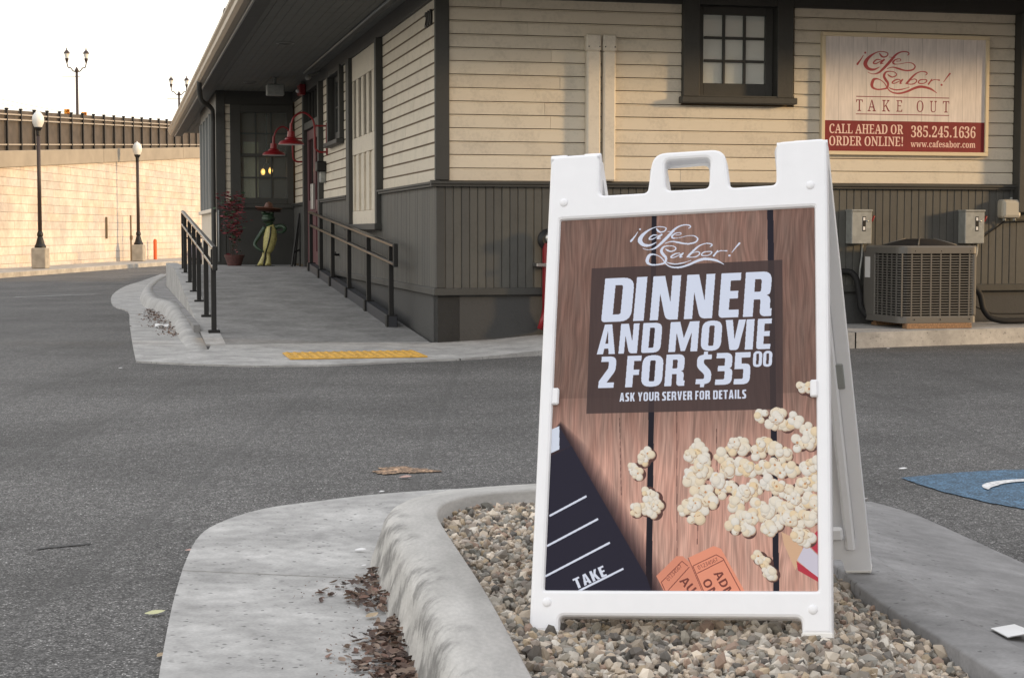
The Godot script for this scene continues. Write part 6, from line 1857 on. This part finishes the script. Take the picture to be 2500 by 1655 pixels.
func litter() -> void:
	rng.seed = 91
	var lm := []
	for i in 5: lm.append(leaf_mesh(300 + i))
	var mm_mat := mat(Color.WHITE, 0.75)
	mm_mat.vertex_color_use_as_albedo = true
	var pal := [[0.15, 0.10, 0.078], [0.105, 0.07, 0.057], [0.21, 0.155, 0.12], [0.26, 0.195, 0.155], [0.07, 0.05, 0.042], [0.17, 0.10, 0.076]]
	for pile in [[[-0.375, -4.47], [-0.36, -4.25], [-0.31, -4.12], 300, 0.05, "drift of dry brown leaves against the kerb beside the stained bulge of the gutter"], [[-0.29, -3.92], [-0.24, -3.62], [-0.21, -3.35], 800, 0.048, "largest drift of dry brown leaves against the kerb, by the two leaf-stained kerb scuffs"], [[-2.99, -14.9], [-3.62, -17.5], [-4.30, -19.9], 700, 0.09, "thin line of dark leaf litter along the kerb beside the ramp"]]:
		var o := tag(Node3D.new(), pile[5], "leaves", "", "stuff")
		o.name = numbered("leaf_litter")
		add_child(o)
		for k in 5:
			var mm := MultiMesh.new()
			mm.transform_format = MultiMesh.TRANSFORM_3D
			mm.use_colors = true
			mm.mesh = lm[k]
			mm.instance_count = pile[3] / 5
			for i in mm.instance_count:
				var t := rng.randf()
				var a := Vector2(pile[0][0], pile[0][1]).lerp(Vector2(pile[1][0], pile[1][1]), t * 2.0) if t < 0.5 else Vector2(pile[1][0], pile[1][1]).lerp(Vector2(pile[2][0], pile[2][1]), t * 2.0 - 1.0)
				var off := absf(rng.randfn(0, pile[4])) * (0.4 + 0.9 * sin(PI * t))
				var q := a + Vector2(-off + 0.02, rng.randfn(0, 0.03))
				var s := rng.randf_range(0.014, 0.034)
				if rng.randf() < 0.4:   # crumbs and bits further out
					s = rng.randf_range(0.003, 0.008)
					q.x -= absf(rng.randfn(0, 0.06))
				var bas := Basis.from_euler(Vector3(rng.randfn(0, 0.45), rng.randf() * TAU, rng.randfn(0, 0.35))) * Basis.from_scale(Vector3.ONE * s)
				mm.set_instance_transform(i, Transform3D(bas, Vector3(q.x, 0.014 + rng.randf() * 0.035 * exp(-off * 14.0), q.y)))
				var c: Array = pal[rng.randi() % 6]
				var v := rng.randf_range(0.75, 1.25)
				mm.set_instance_color(i, Color(c[0] * v, c[1] * v, c[2] * v))
			var mi := MultiMeshInstance3D.new()
			mi.multimesh = mm
			mi.material_override = mm_mat
			mi.name = "leaves"
			mi.set_meta("kind", "stuff")
			o.add_child(mi, true)
	# single leaves
	var tan := mat(lin(0.42, 0.33, 0.22), 0.7)
	var pale := mat(lin(0.50, 0.50, 0.30), 0.7)
	var pink := mat(lin(0.45, 0.30, 0.26), 0.7)
	for l in [[378, 1502, 0.05, 0.3, pale, "long pale green leaf lying on the asphalt"], [463, 1347, 0.03, 0.1, pink, "small pinkish leaf at the edge of the gutter"], [908, 1508, 0.042, 0.9, tan, "curled tan leaf between the two leaf drifts"], [880, 1346, 0.035, 0.0, M.white, "white curled paper scrap in the gutter by the kerb"], [888, 1384, 0.016, 0.5, M.white, "tiny white paper scrap in the gutter above the leaf drift"], [392, 1604, 0.03, 1.2, tan, "curled tan leaf on the edge of the asphalt"], [990, 1168, 0.05, -0.2, pink, "pale pink wrapper scrap beside the orange paint mark"], [932, 1203, 0.022, 0.4, M.white, "white paper scrap on the asphalt beyond the kerb nose"], [2206, 1147, 0.035, 0.0, M.white, "white paper scrap on the asphalt before the blue paint"], [293, 900, 0.03, 0.0, M.white, "white paper scrap on the asphalt before the apron"], [2170, 852, 0.03, 0.0, M.white, "white paper scrap below the walkway kerb"]]:
		var y := 0.012 if l[1] > 1240 and l[0] > 470 and l[0] < 1000 else 0.002
		var p := px_ground(l[0], l[1], y)
		var o := inst("leaf" if l[4] != M.white and l[4] != pink else "paper_scrap", lm[int(l[0]) % 5], l[4], self, Transform3D(Basis.from_euler(Vector3(0.15, l[3], 0.1)) * Basis.from_scale(Vector3(l[2], l[2] * 0.7, l[2])), p + Vector3(0, 0.004, 0)))
		tag(o, l[5], "leaf" if l[4] != M.white and l[4] != pink else "litter")
	# crumpled wrapper in the ramp gutter
	var st := mb()
	var gp := px_ground(396, 800, 0.012)
	var v := []
	for i in 9: v.append(Vector3(((i % 3) - 1) * 0.06 + rng.randf_range(-0.015, 0.015), rng.randf_range(0.0, 0.045), ((i / 3) - 1) * 0.05 + rng.randf_range(-0.015, 0.015)))
	for k in [0, 1, 3, 4]: face(st, [v[k], v[k + 1], v[k + 4], v[k + 3]], Vector3.UP)
	tag(obj("paper_wrapper", st, M.white, self, Transform3D(Basis.IDENTITY, gp)), "crumpled white wrapper in the gutter beside the ramp kerb", "litter")
	# sheet of paper on the low slab
	st = mb()
	var a := px_ground(2420, 1540, 0.09); var b := px_ground(2462, 1562, 0.092); var c := px_ground(2530, 1550, 0.10); var d := px_ground(2478, 1530, 0.085)
	face(st, [a, b, c, d], Vector3.UP)
	var cen := (a + b + c + d) / 4
	face(st, [a - Vector3(0, 0.002, 0), b - Vector3(0, 0.002, 0), c - Vector3(0, 0.002, 0), d - Vector3(0, 0.002, 0)], Vector3.DOWN)
	tag(obj("paper_sheet", st, M.white, self, Transform3D(Basis.IDENTITY, Vector3(0, 0.006, 0))), "flat white sheet of paper on the concrete beside the gravel", "paper")
